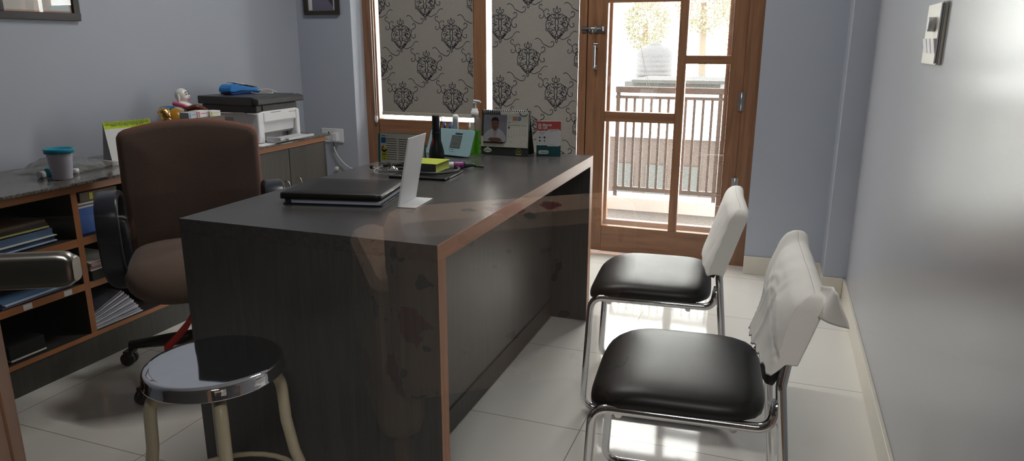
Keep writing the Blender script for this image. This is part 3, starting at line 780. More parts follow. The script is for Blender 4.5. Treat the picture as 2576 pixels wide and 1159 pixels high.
m = MB('ceramic_pink'); m.tube(smooth_path([(-.02, -.045, .214), (.03, -.046, .200), (.060, -.030, .180), (.080, -.018, .155), (.090, 0, .12)]), .010, 8); m.build('robe_trim', t)
m = MB('ceramic_pink'); m.tube(smooth_path([(-.03, .04, .214), (.02, .05, .2), (.055, .03, .175), (.085, .01, .14)]), .010, 8); m.build('robe_trim', t)
for s in (-1, 1):
    m = MB('ink_black'); m.tube([(.034, s * .019, .254), (.0375, s * .013, .257), (.038, s * .007, .255)], .0017, 6); m.build('painted_eye', t)
    m = MB('ink_black'); m.tube([(.031, s * .020, .263), (.0345, s * .013, .267), (.036, s * .006, .264)], .0014, 6); m.build('painted_brow', t)
for s in (-1, 1): MB('ceramic_gold').ball((-.015, s * .055, .13), (.055, .046, .062)).build('gold_robe', t)
MB('ceramic_gold').lathe([(.08, 0), (.088, .015), (.07, .03)], (0, 0, 0)).build('base_ring', t)
m = MB('ceramic_blue'); m.ball((-.052, -.035, .190), (.038, .050, .012)); m.build('blue_sash', t)
m = MB('ceramic_brown'); m.tube(smooth_path([(.045, -.05, .185), (.085, -.045, .196), (.115, -.02, .180), (.135, .0, .155)]), .013, 8); m.ball((.140, .0, .150), (.020, .022, .013)); m.build('brown_sleeve', t)
t = thing('golden_bust', 'small shiny golden head ornament beside the green calendar', 'figurine', (-2.572, 2.482, CZ), -.1)
m = MB('gold_metal'); m.lathe([(.034, 0), (.036, .02), (.022, .05), (.02, .09), (.036, .115), (.03, .145), (.014, .155), (.014, .165)], n=20); m.ball((0, 0, .182), (.027, .025, .030)); m.ball((.025, 0, .178), (.007, .006, .009), 8, 6); m.ball((-.006, 0, .196), (.027, .028, .020)); m.ball((.022, 0, .164), (.010, .012, .009), 8, 6)
m.build('head_and_shoulders', t)
t = thing('medicine_carton', 'large plain carton on the counter carrying the small medicine boxes', 'box', (-2.535, 2.655, CZ)); MB('card_brown').box(-.05, .045, -.10, .105, 0, .158).build('carton_body', t, bevel=.001)
for nm, lab, x, y, dx, dy, dz, rz, acc in (('medicine_box', 'silver-grey medicine box at the left end of the row by the figurine', -2.545, 2.590, .05, .06, .028, .1, 'ink_skyblue'), ('medicine_box', 'white medicine box with pink end, middle of the row by the figurine', -2.545, 2.655, .05, .075, .030, .05, 'ceramic_pink'), ('medicine_box', 'white medicine box with yellow end, closest to the printer', -2.53, 2.720, .05, .06, .026, -.12, 'label_yellow')):
    t = thing(nm, lab, 'box', (x, y, CZ + .1585), rz, 'medicine boxes on the carton'); MB('plastic_grey' if 'silver' in lab else 'paper_white').box(-dx / 2, dx / 2, -dy / 2, dy / 2, 0, dz).build('carton_body', t, bevel=.0008)
    m = MB(acc); m.box(dx / 2, dx / 2 + .0004, -dy / 2 + .004, -dy / 2 + .014, .003, dz - .003); m.box(dx / 2, dx / 2 + .0004, -dy / 2 + .02, dy / 2 - .01, dz * .55, dz * .65); m.build('print', t)

def tent_calendar(name, label, o, xdir, w, hgt, lean, depth, front_fn, back='ink_darkgreen', rings=True, ring_mat='plastic_white', nr=22):
    """a standing desk calendar: leaning front card, back card, base; o = lower left front corner"""
    xd = Vector(xdir).normalized(); nrm = Vector((xd.y, -xd.x, 0)); up = (Vector((0, 0, 1)) * math.cos(lean) - nrm * math.sin(lean))
    t = thing(name, label, 'desk calendar' if rings else 'display card', o)
    F = frame_T((0, 0, 0), xd, up)
    m = MB(back); m.T = F; m.box(0, w, 0, hgt, -.0016, 0); m.build('front_card', t)
    top = up * hgt; bk = -nrm * depth
    m = MB(back); a = top; b = bk
    m.add([a, a + xd * w, b + xd * w, b], [(0, 1, 2, 3)]); m.build('back_card', t, solid=.0016)
    m = MB(back); m.add([(0, 0, .0008), xd * w + Vector((0, 0, .0008)), b + xd * w + Vector((0, 0, .0008)), b + Vector((0, 0, .0008))], [(0, 1, 2, 3)]); m.build('base_card', t, solid=.0012)
    if rings:
        m = MB(ring_mat); m.T = F
        for i in range(nr):
            x = w * (.05 + .9 * i / (nr - 1)); m.tube([(x + .0, hgt - .007 + .008 * cos(a) * 1., .001 + .006 * sin(a)) for a in [2 * PI * k / 10 for k in range(10)]], .0010, 5, closed=True)
        m.build('wire_binding', t)
    front_fn(t, F, w, hgt)
    return t
def green_front(t, F, w, hh):
    m = MB('lime'); m.T = F; m.rect(0, w, hh - .032, hh, .0006); m.mat('paper_white'); m.rect(0, w, .0, hh - .032, .0006)
    m.mat('ink_olive'); m.text('MON TUE WED THU FRI SAT', .011, .03, hh - .024, .001); m.build('printed_page', t)
tent_calendar('desk_calendar', 'lime green topped desk calendar standing behind the office chair', (-2.655, 2.248, CZ), (.25, .97, 0), .205, .172, .22, .075, green_front, 'paper_white', True, 'steel_brushed', 24)

t = thing('tumbler', 'pale lilac plastic tumbler with teal lid on the counter', 'tumbler', (-2.487, 1.885, CZ))
m = MB('tumbler_lilac'); m.lathe([(.0, .0), (.030, 0), (.033, .004), (.043, .100), (.044, .102), (.041, .102), (.031, .006)], n=36); m.build('cup', t)
m = MB('teal_plastic'); m.lathe([(.045, .098), (.049, .099), (.050, .113), (.048, .116), (.042, .114), (.040, .109), (.0, .109)], n=36); m.build('lid', t)
m = MB('clear_film')
def bagf(u, v):
    x, y = (u - .5) * .26, (v - .5) * .30
    e_ = max(0, 1 - (2 * abs(u - .5)) ** 3) * max(0, 1 - (2 * abs(v - .5)) ** 3)
    q = Vector((x * 9, y * 9, 3.)); hh = .060 * e_ * (.55 + .45 * noise.noise(q * .7)) + .018 * e_ * abs(noise.noise(q * 2.2)) + .004 * (1 + noise.noise(q * 5))
    return (x + .01 * noise.noise(q * 1.5), y, .003 + max(0, hh))
m.grid(bagf, 40, 46); bg = tag(m.build('plastic_bag'), 'crumpled clear plastic bag lying beside the tumbler', 'plastic bag'); bg.location = (-2.665, 2.06, CZ); bg.rotation_euler[2] = .1
t = thing('tape_roll', 'teal tape roll lying on its edge left of the tumbler', 'tape', (-2.575, 1.895, CZ))
MB('teal_plastic').lathe([(.012, -.012), (.017, -.012), (.017, .012), (.012, .012), (.012, -.012)], (0, .008, .017), 22, 'Y').build('roll', t)
MB('paper_white').lathe([(.009, -.016), (.013, -.016), (.013, .006), (.009, .006), (.009, -.016)], (-.005, -.018, .013), 20, 'Y').build('core', t)
t = thing('bottle_cap', 'small white cap lying right of the tumbler', 'cap', (-2.545, 1.985, CZ)); MB('plastic_white').lathe([(.0125, 0), (.0125, .018), (.011, .020), (0, .020)], n=18).build('cap_shell', t)

# ------------------------------------------------------------------ things on the walls
def picture(name, label, o, xd, w, hgt, fw_, fmat, depth, art):
    t = thing(name, label, 'picture frame', o); F = frame_T((0, 0, 0), xd, (0, 0, 1))
    m = MB(fmat); m.T = F
    m.box(0, w, 0, fw_, .001, depth); m.box(0, w, hgt - fw_, hgt, .001, depth); m.box(0, fw_, fw_, hgt - fw_, .001, depth); m.box(w - fw_, w, fw_, hgt - fw_, .001, depth); m.build('frame', t, bevel=.002)
    art(t, F, w, hgt, fw_); return t
def cert(t, F, w, hh, f):
    m = MB('cert_peach'); m.T = F; m.box(f - .002, w - f + .002, f - .002, hh - f + .002, .003, .006)
    m.mat('cert_paper'); m.rect(f + .008, w - f - .008, f + .008, hh - f - .008, .0064)
    m.mat('cert_blue'); m.flat([(w - f - .10, f + .01), (w - f - .008, f + .010), (w - f - .06, f + .13), (w - f - .09, f + .13), (w - f - .085, f + .05)], .0068)
    m.mat('ink_orange'); m.disc(f + .045, f + .065, .008, .0070); m.mat('ink_grey'); m.rect(f + .062, f + .085, f + .064, f + .067, .0070); m.rect(f + .062, f + .08, f + .056, f + .058, .0070)
    m.mat('ink_skyblue'); m.ribbon([(w - f - .075, f + .052), (w - f - .068, f + .06), (w - f - .052, f + .06), (w - f - .048, f + .054)], .003, .0071); m.mat('paper_white'); m.flat([(f + .15, f + .045), (f + .17, f + .042), (f + .163, f + .065)], .0071)
    m.build('certificate', t); g = MB('clear_glass'); g.T = F; g.rect(f, w - f, f, hh - f, .011); g.build('cover_glass', t)
picture('framed_certificate', 'black-framed certificate hanging high on the left wall', (XL, 2.005, 1.297), (0, 1, 0), .362, .27, .030, 'frame_black', .018, cert)
def photo(t, F, w, hh, f):
    m = MB('paper_white'); m.T = F; m.box(f - .002, w - f + .002, f - .002, hh - f + .002, .003, .006); m.mat('photo_mauve'); m.rect(f + .028, w - f - .018, f + .002, hh - f, .0064)
    m.mat('photo_dark'); m.flat([(w - f - .05, f + .06), (w - f - .0185, f + .02), (w - f - .0185, hh - f), (w - f - .08, hh - f)], .0068); m.mat('skin_print'); m.disc(w * .5, f + .14, .035, .0070)
    m.build('photograph', t)
picture('framed_photo', 'small brown-framed photograph on the back wall', (-2.806, YB, 1.378), (1, 0, 0), .249, .30, .026, 'frame_brown', .02, photo)
t = thing('wall_socket', 'white switch and socket plate with a plugged-in charger, left of the window', 'socket', (-2.663, YB, .594))
m = MB('plastic_white'); m.box(-.080, .080, -.010, 0, 0, .088); m.build('plate', t, bevel=.003)
m = MB('plastic_ivory'); m.box(-.055, -.030, -.014, -.010, .02, .066); m.build('switch_rocker', t, bevel=.002)
m = MB('ink_black'); m.disc(0, 0, .001, 0) if False else m.box(-.030, -.021, -.0106, -.010, .045, .066); m.build('socket_hole', t, bevel=.001)
m = MB('plastic_white'); m.box(.018, .056, -.045, -.010, .008, .064); m.build('charger_plug', t, bevel=.006)
def cl(*p): return [(x + .021, y, z + .008) for x, y, z in p]
MB('ink_grey').tube(cl((0, -.03, .002), (0, -.03, -.032)), .0045, 8).build('strain_relief', t)
MB('cord_white').tube(smooth_path(cl((0, -.03, -.030), (.008, -.028, -.06), (.034, -.026, -.105), (.085, -.025, -.152), (.165, -.04, -.185), (.235, -.12, -.25), (.25, -.22, -.40), (.26, -.24, -.596)), 8), .0042, 8).build('charger_lead', t)
t = thing('wall_stop', 'small white peg on the wall below the socket', 'peg', (-2.642, YB, .425)); MB('plastic_ivory').lathe([(.014, 0), (.0125, -.022), (.010, -.025), (0, -.025)], n=16, axis='Y').build('peg_body', t)
t = thing('switch_plate', 'white switch plate with regulator knob on the right wall', 'switch', (XR, 2.272, 1.150))
sp = MB('plastic_ivory'); sp.T = frame_T((0, 0, 0), (0, -1, 0), (0, 0, 1)); sp.prism(rrect(-.117, .117, 0, .16, .006), .0, .008); sp.build('plate', t, bevel=.002)
sp = MB('chrome'); sp.T = frame_T((0, 0, 0), (0, -1, 0), (0, 0, 1)); sp.prism(rrect(.097, .117, 0, .16, .008), .008, .014); sp.build('side_trim', t, bevel=.004)
sp = MB('plastic_grey'); sp.T = frame_T((0, 0, 0), (0, -1, 0), (0, 0, 1)); sp.lathe([(.019, .008), (.0185, .024), (.016, .026), (0, .026)], (.012, .105, 0), 20); sp.build('regulator_knob', t)
for i in range(3):
    sp = MB('plastic_white'); sp.T = frame_T((0, 0, 0), (0, -1, 0), (0, 0, 1)); x = -.085 + i * .055
    sp.add([(x, .03, .008), (x + .045, .03, .008), (x + .045, .068, .008), (x, .068, .008), (x, .03, .010), (x + .045, .03, .010), (x + .045, .068, .017), (x, .068, .017)], [(0, 1, 5, 4), (4, 5, 6, 7), (2, 3, 7, 6), (0, 4, 7, 3), (1, 2, 6, 5)]); sp.build('rocker_switch', t)
# ------------------------------------------------------------------ things on the desk
t = thing('document_file', 'thin dark file of blue-white papers lying under the black portfolio', 'file', (-1.222, 1.842, TZ + .0005), .215)
MB('plastic_black').box(-.152, .150, -.118, .115, 0, .0035).build('cover', t, bevel=.001)
m = MB('paper_blue_white'); m.box(-.145, .140, -.112, .11, .0035, .010); m.mat('paper_white'); m.box(-.143, .143, -.114, .11, .010, .0155); m.build('sheets', t)
MB('ink_navy').box(-.146, -.128, -.1155, -.112, .004, .015).build('clip', t)
t = thing('portfolio', 'padded black leather portfolio lying closed on a file of papers', 'portfolio', (-1.227, 1.842, TZ + .0165), .215)
def pf(u, v):
    a = rrect(-.158, .152, -.122, .122, .014, 4); n_ = len(a); p = a[int(round(u * n_)) % n_]
    k = [0, 1, 1, .994, .975, .6, 0][int(round(v * 6))]; z = [0, 0, .011, .0155, .0178, .0185, .019][int(round(v * 6))]
    return (p[0] * k, p[1] * k, z)
MB('leather_black').grid(pf, 24, 6, True, True).build('cover', t)
m = MB('ink_black'); m.box(-.150, .145, -.1235, -.1205, .0085, .0105); m.build('cover_seam', t)
m = MB('steel_brushed'); m.tube([(.1535, -.110, .011), (.1535, .10, .011)], .0018, 6); m.build('zip_edge', t)

t = thing('sign_holder', 'upright white L-shaped acrylic sign stand at the front of the desk', 'sign holder', (-1.004, 1.769, TZ + .0005))
F = frame_T((0, 0, 0), (-.10, .995, 0), (.040, 0, .200)); 
m = MB('plastic_white'); m.T = F; m.box(0, .138, 0, .2045, -.0012, .0012); m.build('upright_panel', t, bevel=.0006)
m = MB('paper_white'); m.T = F; m.rect(.004, .134, .004, .200, .0016); m.rect(.004, .134, .004, .200, -.0016); m.mat('paper_ivory')
for y in (.06, .085, .123): m.ribbon([(.005, y), (.05, y - .004), (.133, y - .012)], .0006, .0019)
m.build('paper_insert', t)
m = MB('plastic_white'); m.T = Matrix(((.995, -.10, 0, 0), (.10, .995, 0, 0), (0, 0, 1, 0), (0, 0, 0, 1))); m.box(-.002, .056, 0, .138, 0, .0026); m.build('base_plate', t, bevel=.0006)

t = thing('clip_folder', 'flat black clip folder under the yellow-green book', 'folder', (-1.165, 2.278, TZ + .0005), .09)
MB('leather_black').box(-.108, .105, -.098, .10, 0, .009).build('cover', t, bevel=.003); MB('steel_brushed').box(.1055, .107, -.06, .09, .003, .006).build('metal_edge', t)
bk = thing('handbook', 'thick yellow-green handbook lying on the black clip folder', 'book', (-1.184, 2.337, TZ + .010), .03)
m = MB('book_cover'); m.box(-.058, .054, -.060, .062, .029, .0312); m.box(-.058, .054, -.060, .062, 0, .0018); m.build('cover', bk)
m = MB('book_pages'); m.grid(lambda u, v: (-.05 + .0995 * v if True else 0, -.057 + .115 * u, 0) if False else (.050 - .004 * math.sin(v * PI), -.057 + .116 * u, .0018 + .0272 * v), 6, 8); m.box(-.055, .0455, -.057, .0595, .0018, .029); m.build('page_block', bk)
MB('book_spine').box(-.058, .050, -.0605, -.0575, 0, .030).build('spine', bk)
m = MB('paper_white'); m.add([(-1.245, 2.37, .7795), (-1.225, 2.402, .7795), (-1.268, 2.44, .7800), (-1.29, 2.41, .7800)], [(0, 1, 2, 3)]) if False else m.box(-.03, .03, -.010, .010, 0, .001)
o = tag(m.build('paper_slip'), 'narrow white paper slip beside the back corner of the handbook', 'paper'); o.location = (-1.275, 2.425, TZ + .0006); o.rotation_euler[2] = .5

st = thing('stethoscope', 'stethoscope with chrome ear tubes and black tubing coiled on the desk', 'stethoscope', (-1.25, 2.24, TZ))
def sl(*p): return [(x + 1.25, y - 2.24, z - TZ) for x, y, z in p]
m = MB('chrome'); m.tube(smooth_path(sl((-1.385, 2.268, .762), (-1.355, 2.246, .761), (-1.32, 2.232, .760), (-1.26, 2.236, .760), (-1.20, 2.24, .760))), .0029, 10); m.build('ear_tube', st)
m = MB('chrome'); m.tube(smooth_path(sl((-1.352, 2.290, .765), (-1.358, 2.262, .762), (-1.352, 2.222, .757), (-1.32, 2.196, .754), (-1.245, 2.188, .753), (-1.225, 2.188, .753))), .0029, 10); m.build('ear_tube', st)
MB('rubber_black').ball(sl((-1.392, 2.273, .762))[0], (.008, .008, .008)).build('ear_tip', st)
m = MB('rubber_black'); m.tube(sl((-1.352, 2.288, .765), (-1.345, 2.31, .768)), [.005, .009], 12); m.ball(sl((-1.345, 2.312, .769))[0], (.009, .009, .009)); m.build('ear_tip', st)
m = MB('plastic_charcoal'); m.tube(smooth_path(sl((-1.20, 2.236, .760), (-1.14, 2.225, .761), (-1.09, 2.245, .762), (-1.064, 2.29, .762), (-1.068, 2.34, .763), (-1.09, 2.375, .763))), .0048, 10); m.build('tubing', st)
m = MB('rubber_black'); m.tube(smooth_path(sl((-1.37, 2.40, .752), (-1.33, 2.42, .756), (-1.29, 2.39, .755), (-1.30, 2.33, .753), (-1.345, 2.33, .755), (-1.34, 2.375, .757), (-1.27, 2.35, .756), (-1.25, 2.29, .755), (-1.24, 2.24, .756))), .0052, 10); m.build('tubing', st)
m = MB('chrome'); m.lathe([(.0, .0), (.020, 0), (.021, .006), (.012, .012), (.008, .018), (0, .019)], sl((-1.32, 2.305, TZ + .001))[0], 20); m.build('chest_piece', st)
t = thing('pen_torch', 'purple and white examination torch with black tapered tip', 'medical torch', (-1.135, 2.435, TZ + .0135), .42)
MB('plastic_white').lathe([(.004, -.018), (.0125, -.016), (.0130, .0), (.0125, .002)], axis='X', n=20).build('white_ring', t)
MB('purple_gloss').lathe([(.0125, .002), (.0135, .006), (.0135, .036), (.0125, .040)], axis='X', n=20).build('barrel', t)
MB('plastic_charcoal').lathe([(.0125, .040), (.011, .052), (.006, .075), (.004, .080), (0, .080)], (0, 0, 0), axis='X', n=20).build('cone', t)
MB('plastic_black').tube([(.078, 0, -.004), (.115, .004, -.009)], [.0045, .0035], 8).build('tip', t)

t = thing('flashlight', 'black flashlight with red switch standing on its head', 'flashlight', (-1.309, 2.648, TZ + .0005), -.35)
MB('plastic_black').lathe([(.029, 0), (.0325, .002), (.0325, .012), (.031, .030), (.024, .058), (.0175, .078), (.0165, .10), (.0165, .172), (.015, .176), (0, .176)], n=32).build('body', t)
m = MB('plastic_red'); m.T = Matrix.Translation((.0, -.0215, .052)) @ Matrix.Rotation(-.17, 4, 'X'); m.ball((0, 0, .010), (.0055, .006, .019), 12, 10); m.build('switch', t)
MB('plastic_black').lathe([(.0173, .10), (.0178, .101), (.0178, .106), (.0173, .107)], n=28).build('grip_ring', t)
MB('rubber_black').tube(smooth_path([(.012, .01, .172), (.024, .012, .160), (.022, .0, .12), (.034, -.01, .075), (.044, -.014, .045), (.043, -.016, .030), (.036, -.010, .032), (.030, -.004, .07), (.022, .004, .12), (.018, .01, .150)], 6), .0017, 6).build('wrist_strap', t)

def clock_front(t, F, w, hh): pass
o = Vector((-1.398, 2.722, TZ + .0005)); xd = Vector((.227, -.047, 0)).normalized(); nrm = Vector((xd.y, -xd.x, 0)); ln = .42
t = thing('desk_clock', 'pale mint desk clock with small grey screen, leaning beside the flashlight', 'clock', o); F = frame_T((0, 0, .006), xd, Vector((0, 0, 1)) * cos(ln) - nrm * sin(ln))
m = MB('mint_panel'); m.T = F; m.prism(rrect(0, .228, 0, .116, (.008, .010, .014, .020)), -.006, 0, True); m.build('front_panel', t, bevel=.0015)
m = MB('ink_navy'); m.add([(xd * .02 - nrm * .012), (xd * .17 - nrm * .012), (xd * .17 - nrm * .085), (xd * .02 - nrm * .085), (xd * .02 - nrm * .024 + Vector((0, 0, .022))), (xd * .17 - nrm * .024 + Vector((0, 0, .022))), (xd * .17 - nrm * .07 + Vector((0, 0, .012))), (xd * .02 - nrm * .07 + Vector((0, 0, .012)))],
    [(0, 3, 2, 1), (4, 5, 6, 7), (0, 1, 5, 4), (2, 3, 7, 6), (0, 4, 7, 3), (1, 2, 6, 5)]); m.build('stand', t)
m = MB('lcd_grey'); m.T = F; m.rect(.120, .168, .036, .086, .0006); m.mat('ink_navy')
for a, b, c, d in ((.1185, .120, .034, .088), (.168, .1695, .034, .088), (.12, .168, .034, .036), (.12, .168, .086, .088)): m.rect(a, b, c, d, .0009)
m.mat('ink_grey'); m.text('14', .017, .143, .066, .001, sx=.85); m.text('09:24', .016, .125, .048, .001, sx=.80); m.build('screen', t)
m = MB('ink_black'); m.T = F; m.text('Azitheal', .0115, .131, .093, .0006, bold=.0006, shear=.2); m.rect(.115, .135, .027, .0278, .0006); m.disc(.1365, .0275, .0017, .0006); m.rect(.139, .142, .0270, .028, .0006)
m.mat('ink_grey'); m.rect(.120, .145, .018, .0188, .0006); m.build('printing', t)

def tata_front(t, F, w, hh):
    m = MB('paper_ivory'); m.T = F; m.rect(.0, w, 0, hh, .0004); m.mat('ink_black')
    for i in range(10):
        y = hh - .025 - i * .0088
        m.rect(.028 if i > 1 else .026, .074, y, y + .0022, .0008); m.rect(.082, .15, y, y + .0022, .0008); m.rect(.158, w - .003, y, y + .0022, .0008)
    m.text('TATA', .0062, .0055, hh - .0145, .0009, bold=.0003); m.mat('ink_grey'); m.text('Product', .0055, .021, hh - .0145, .0009)
    m.mat('ink_blue'); m.prism(rrect(.004, .025, hh - .041, hh - .019, .002), .0008, .0012); m.build('printed_page', t)
    m = MB('label_yellow'); m.T = F; m.flat(rrect(.005, .031, .012, .072, (.003, .003, .013, .013)), .0014)
    m.mat('ink_crimson'); m.flat([(.0175, .058)] + [(.0175 + .0125 * cos(a), .058 + .0125 * sin(a)) for a in [PI * .55 + PI * .5 * k / 8 for k in range(9)]], .0017)
    m.mat('paper_ivory'); m.flat([(.0175, .058)] + [(.0175 + .0125 * cos(a), .058 + .0125 * sin(a)) for a in [PI * .55 * k / 8 for k in range(9)]], .0017)
    for a in (2.0, 2.4, 2.8): m.disc(.0175 + .0092 * cos(a), .058 + .0092 * sin(a), .0013, .002, 8)
    m.mat('label_yellow'); m.disc(.0185, .0565, .0055, .002, 14)
    m.mat('ink_black'); m.flat([(.0055, .0545), (.0305, .0545), (.030, .050), (.0195, .0425), (.0165, .0425), (.006, .050)], .0018); m.rect(.010, .027, .034, .037, .0018); m.disc(.018, .017, .0024, .0018, 10)
    m.mat('ink_olive'); m.rect(.011, .026, .0255, .0262, .0018); m.rect(.011, .026, .0285, .0292, .0018); m.build('rating_label', t)
tent_calendar('display_card', 'white slatted air-conditioner display card with blue square and yellow label', (-1.462, 2.455, TZ + .0015), (1, -.02, 0), .196, .120, .06, .022, tata_front, 'teal_side', False)
m = MB('teal_side'); m.T = frame_T((0, 0, 0), (1, -.02, 0), (0, .06, 1)); m.box(-.012, .19, 0, .116, -.006, -.003); m.build('backing_board', bpy.data.objects['display_card'])

def cal_front(t, F, w, hh):
    m = MB('ink_darkgreen'); m.T = F; m.rect(0, w, 0, hh, .0004); m.mat('ink_olive'); m.flat([(0, 0), (w, 0), (w, .028), (0, .012)], .0007); m.build('card_front', t)
    m = MB('paper_ivory'); m.T = F; m.flat(rrect(.0, w - .003, .034, hh - .004, (.004, .001, .001, .001)), .0012)
    m.mat('ink_olive'); m.rect(.0, .085, hh - .020, hh - .004, .0015); m.rect(0, .010, .078, hh - .004, .0015)
    m.mat('backdrop_print'); m.flat(rrect(.009, .114, .048, hh - .019, (.001, .018, .001, .012)), .0018)
    m.mat('coat_print'); m.flat([(.009, .056), (.012, .085), (.030, .103), (.048, .110), (.078, .110), (.095, .100), (.110, .080), (.113, .060), (.100, .055), (.02, .054)], .0021)
    m.mat('shirt_print'); m.flat([(.050, .112), (.074, .112), (.066, .085), (.060, .074), (.056, .085)], .0024)
    m.mat('skin_print'); m.disc(.061, .131, .0155, .0030, 24, .0225); m.flat([(.053, .115), (.070, .115), (.066, .104), (.058, .104)], .0028); m.flat([(.030, .064), (.04, .072), (.07, .073), (.086, .070), (.094, .062), (.07, .056), (.045, .056)], .0024)
    m.mat('ink_black'); m.flat([(.0455, .133), (.0445, .146), (.050, .156), (.061, .159), (.073, .156), (.0775, .146), (.0765, .133), (.0745, .142), (.069, .1465), (.053, .1465), (.047, .142)], .0033)
    for x in (.0545, .0675): m.rect(x - .004, x + .004, .1335, .1348, .0033)
    m.rect(.056, .066, .1185, .1198, .0033)
    m.mat('table_print'); m.flat([(.009, .048), (.098, .048), (.104, .052), (.095, .0565), (.009, .055)], .0026)
    y0 = hh - .043
    for s_, c_, x_ in (('2', 'ink_orange', .138), ('0', 'ink_red', .1475), ('2', 'ink_skyblue', .1585), ('3', 'ink_blue', .1665)): m.mat(c_); m.text(s_, .020, x_, y0 + .004, .0016, bold=.0006)
    m.mat('ink_black'); m.text('MAY', .0055, .120, hh - .052, .0016)
    for i, d in enumerate(('MON', 'TUE', 'WED', 'THU', 'FRI', 'SAT', 'SUN')): m.text(d, .0046, .1195 + i * .0122, hh - .0625, .0016, bold=.0001)
    m.disc(.1235, hh - .0705, .0042, .0016, 16)
    for d in range(1, 32):
        c_, r_ = (d - 1) % 7, (d - 1) // 7
        m.mat('paper_white' if d == 1 else 'ink_black'); m.text(str(d), .0046, .1235 + c_ * .0122, hh - .0722 - r_ * .0098, .0019, 'CENTER')
    m.mat('ink_black'); m.ribbon(spiral(.187, hh - .003, .019, .019, PI * 1.02, PI * 1.85), .0028, .0016); m.mat('ink_gold'); m.ribbon(spiral(.190, .0515, .0145, .0145, 0, 2 * PI, 24), .0009, .0016); m.mat('ink_grey'); m.rect(.055, .066, .0405, .0412, .0016); m.rect(.126, .138, .0575, .0582, .0016)
    m.build('printed_page', t)
    m = MB('paper_white'); m.T = F; m.disc(.030, .0185, .0185, .0012, 24, .0095); m.disc(.030, .0265, .006, .0012, 14); m.mat('ink_darkgreen'); m.text('KAZYNO', .0075, .030, .0158, .0016, 'CENTER', bold=.0002)
    m.mat('ink_gold'); m.ribbon(spiral(.170, .017, .0125, .0125, -.2 * PI, 1.2 * PI, 16), .0016, .0012); m.flat([(.156, .0085), (.184, .0085), (.180, .004), (.160, .004)], .0012); m.text('50', .0115, .170, .0135, .0014, 'CENTER', bold=.0003); m.build('badges', t)
tent_calendar('desk_calendar', 'dark green 2023 desk calendar with a photograph of a person in a white coat', (-1.178, 2.812, TZ + .0015), (.9995, .012, 0), .213, .188, .10, .085, cal_front, 'ink_darkgreen', True, 'plastic_white', 24)
def qr_front(t, F, w, hh):
    m = MB('ink_teal'); m.T = F; m.rect(0, w, 0, hh, .0004); m.mat('paper_white'); m.flat([(0, .045), (.044, .045), (.047, .041), (.096, .041), (.099, .045), (w, .045), (w, .106), (.098, .108), (.092, .112), (.052, .112), (.044, .106), (.020, .106), (.018, .103), (.016, .106), (0, .106)], .0007)
    m.mat('ink_red'); m.flat([(0, .106), (.016, .106), (.018, .103), (.020, .106), (.044, .106), (.052, .112), (.092, .112), (.098, .108), (w, .108), (w, hh), (0, hh)], .0005)
    m.mat('paper_white'); m.text('Ek Bharat', .0145, .007, .1255, .0009, bold=.0005); m.text('Ek QR', .0145, .007, .1135, .0009, bold=.0005); m.flat(rrect(.008, .052, .009, .024, .0075), .0009)
    m.mat('ink_navy'); m.text('BharatPe', .0078, .021, .0140, .0012, bold=.0002); m.ribbon(spiral(.0150, .0165, .0040, .0040, 0, 2 * PI, 14), .0007, .0012); m.text('BIG BILLY SUPTA', .0046, .056, .1052, .0010); m.text('ACCEPTED', .0046, .012, .096, .0010); m.text('HERE', .0046, .018, .089, .0010)
    m.disc(.014, .078, .0035, .001, 12); m.text('UPI', .0045, .021, .0765, .001); m.disc(.034, .078, .0042, .001, 14); m.disc(.014, .064, .0036, .001, 12); m.text('f', .007, .0225, .0615, .001); m.mat('ink_grey'); m.rect(.032, .036, .060, .068, .001); m.text('Pay Securely', .0042, .056, .0455, .001)
    m.build('printing', t)
tent_calendar('payment_standee', 'red, white and teal payment standee next to the 2023 calendar', (-.938, 2.842, TZ + .0015), (.955, .297, 0), .102, .146, .05, .075, qr_front, 'paper_white', False)

t = thing('pen_holder', 'black pen holder standing hidden behind the flashlight and mint clock', 'pen holder', (-1.375, 2.86, TZ + .0005)); MB('plastic_black').lathe([(0, 0), (.034, 0), (.035, .088), (.033, .088), (.032, .004), (0, .004)], n=26).build('cup', t)
for i, (dx, dy, tx, ty, lab) in enumerate(((-.016, -.01, -.018, -.02, 'blue pen leaning left in the pen holder behind the flashlight'), (.008, -.005, .004, -.016, 'blue pen in the middle of the pen holder'), (.016, .004, .020, .004, 'blue pen leaning right in the pen holder'))):
    p = thing('pen', lab, 'pen', (-1.375 + dx, 2.86 + dy, TZ + .006), 0, 'pens in the holder'); a = Vector((0, 0, 0)); b = Vector((tx * .6, ty * .6, .122 - .006 * i))
    MB('ink_navy').tube([a, b], .0042, 10).build('barrel', p); MB('ink_blue').tube([b * .72, b * 1.02], .0052, 10).build('cap', p); MB('chrome').tube([b * .78 + Vector((.006, -.003, 0)), b + Vector((.006, -.003, 0))], .0011, 5).build('clip', p)
for x, y, hh, r, lab in ((-1.338, 2.885, .128, .010, 'short translucent white tube standing behind the mint clock'), (-1.318, 2.86, .160, .0125, 'tall translucent white tube standing behind the mint clock')):
    p = thing('sample_tube', lab, 'tube', (x, y, TZ + .0005), 0, 'white tubes behind the clock'); MB('plastic_white').lathe([(0, 0), (r, 0), (r, hh - .03), (r * 1.05, hh - .028), (r * 1.05, hh - .008), (r * .7, hh), (0, hh)], n=18).build('tube_body', p)

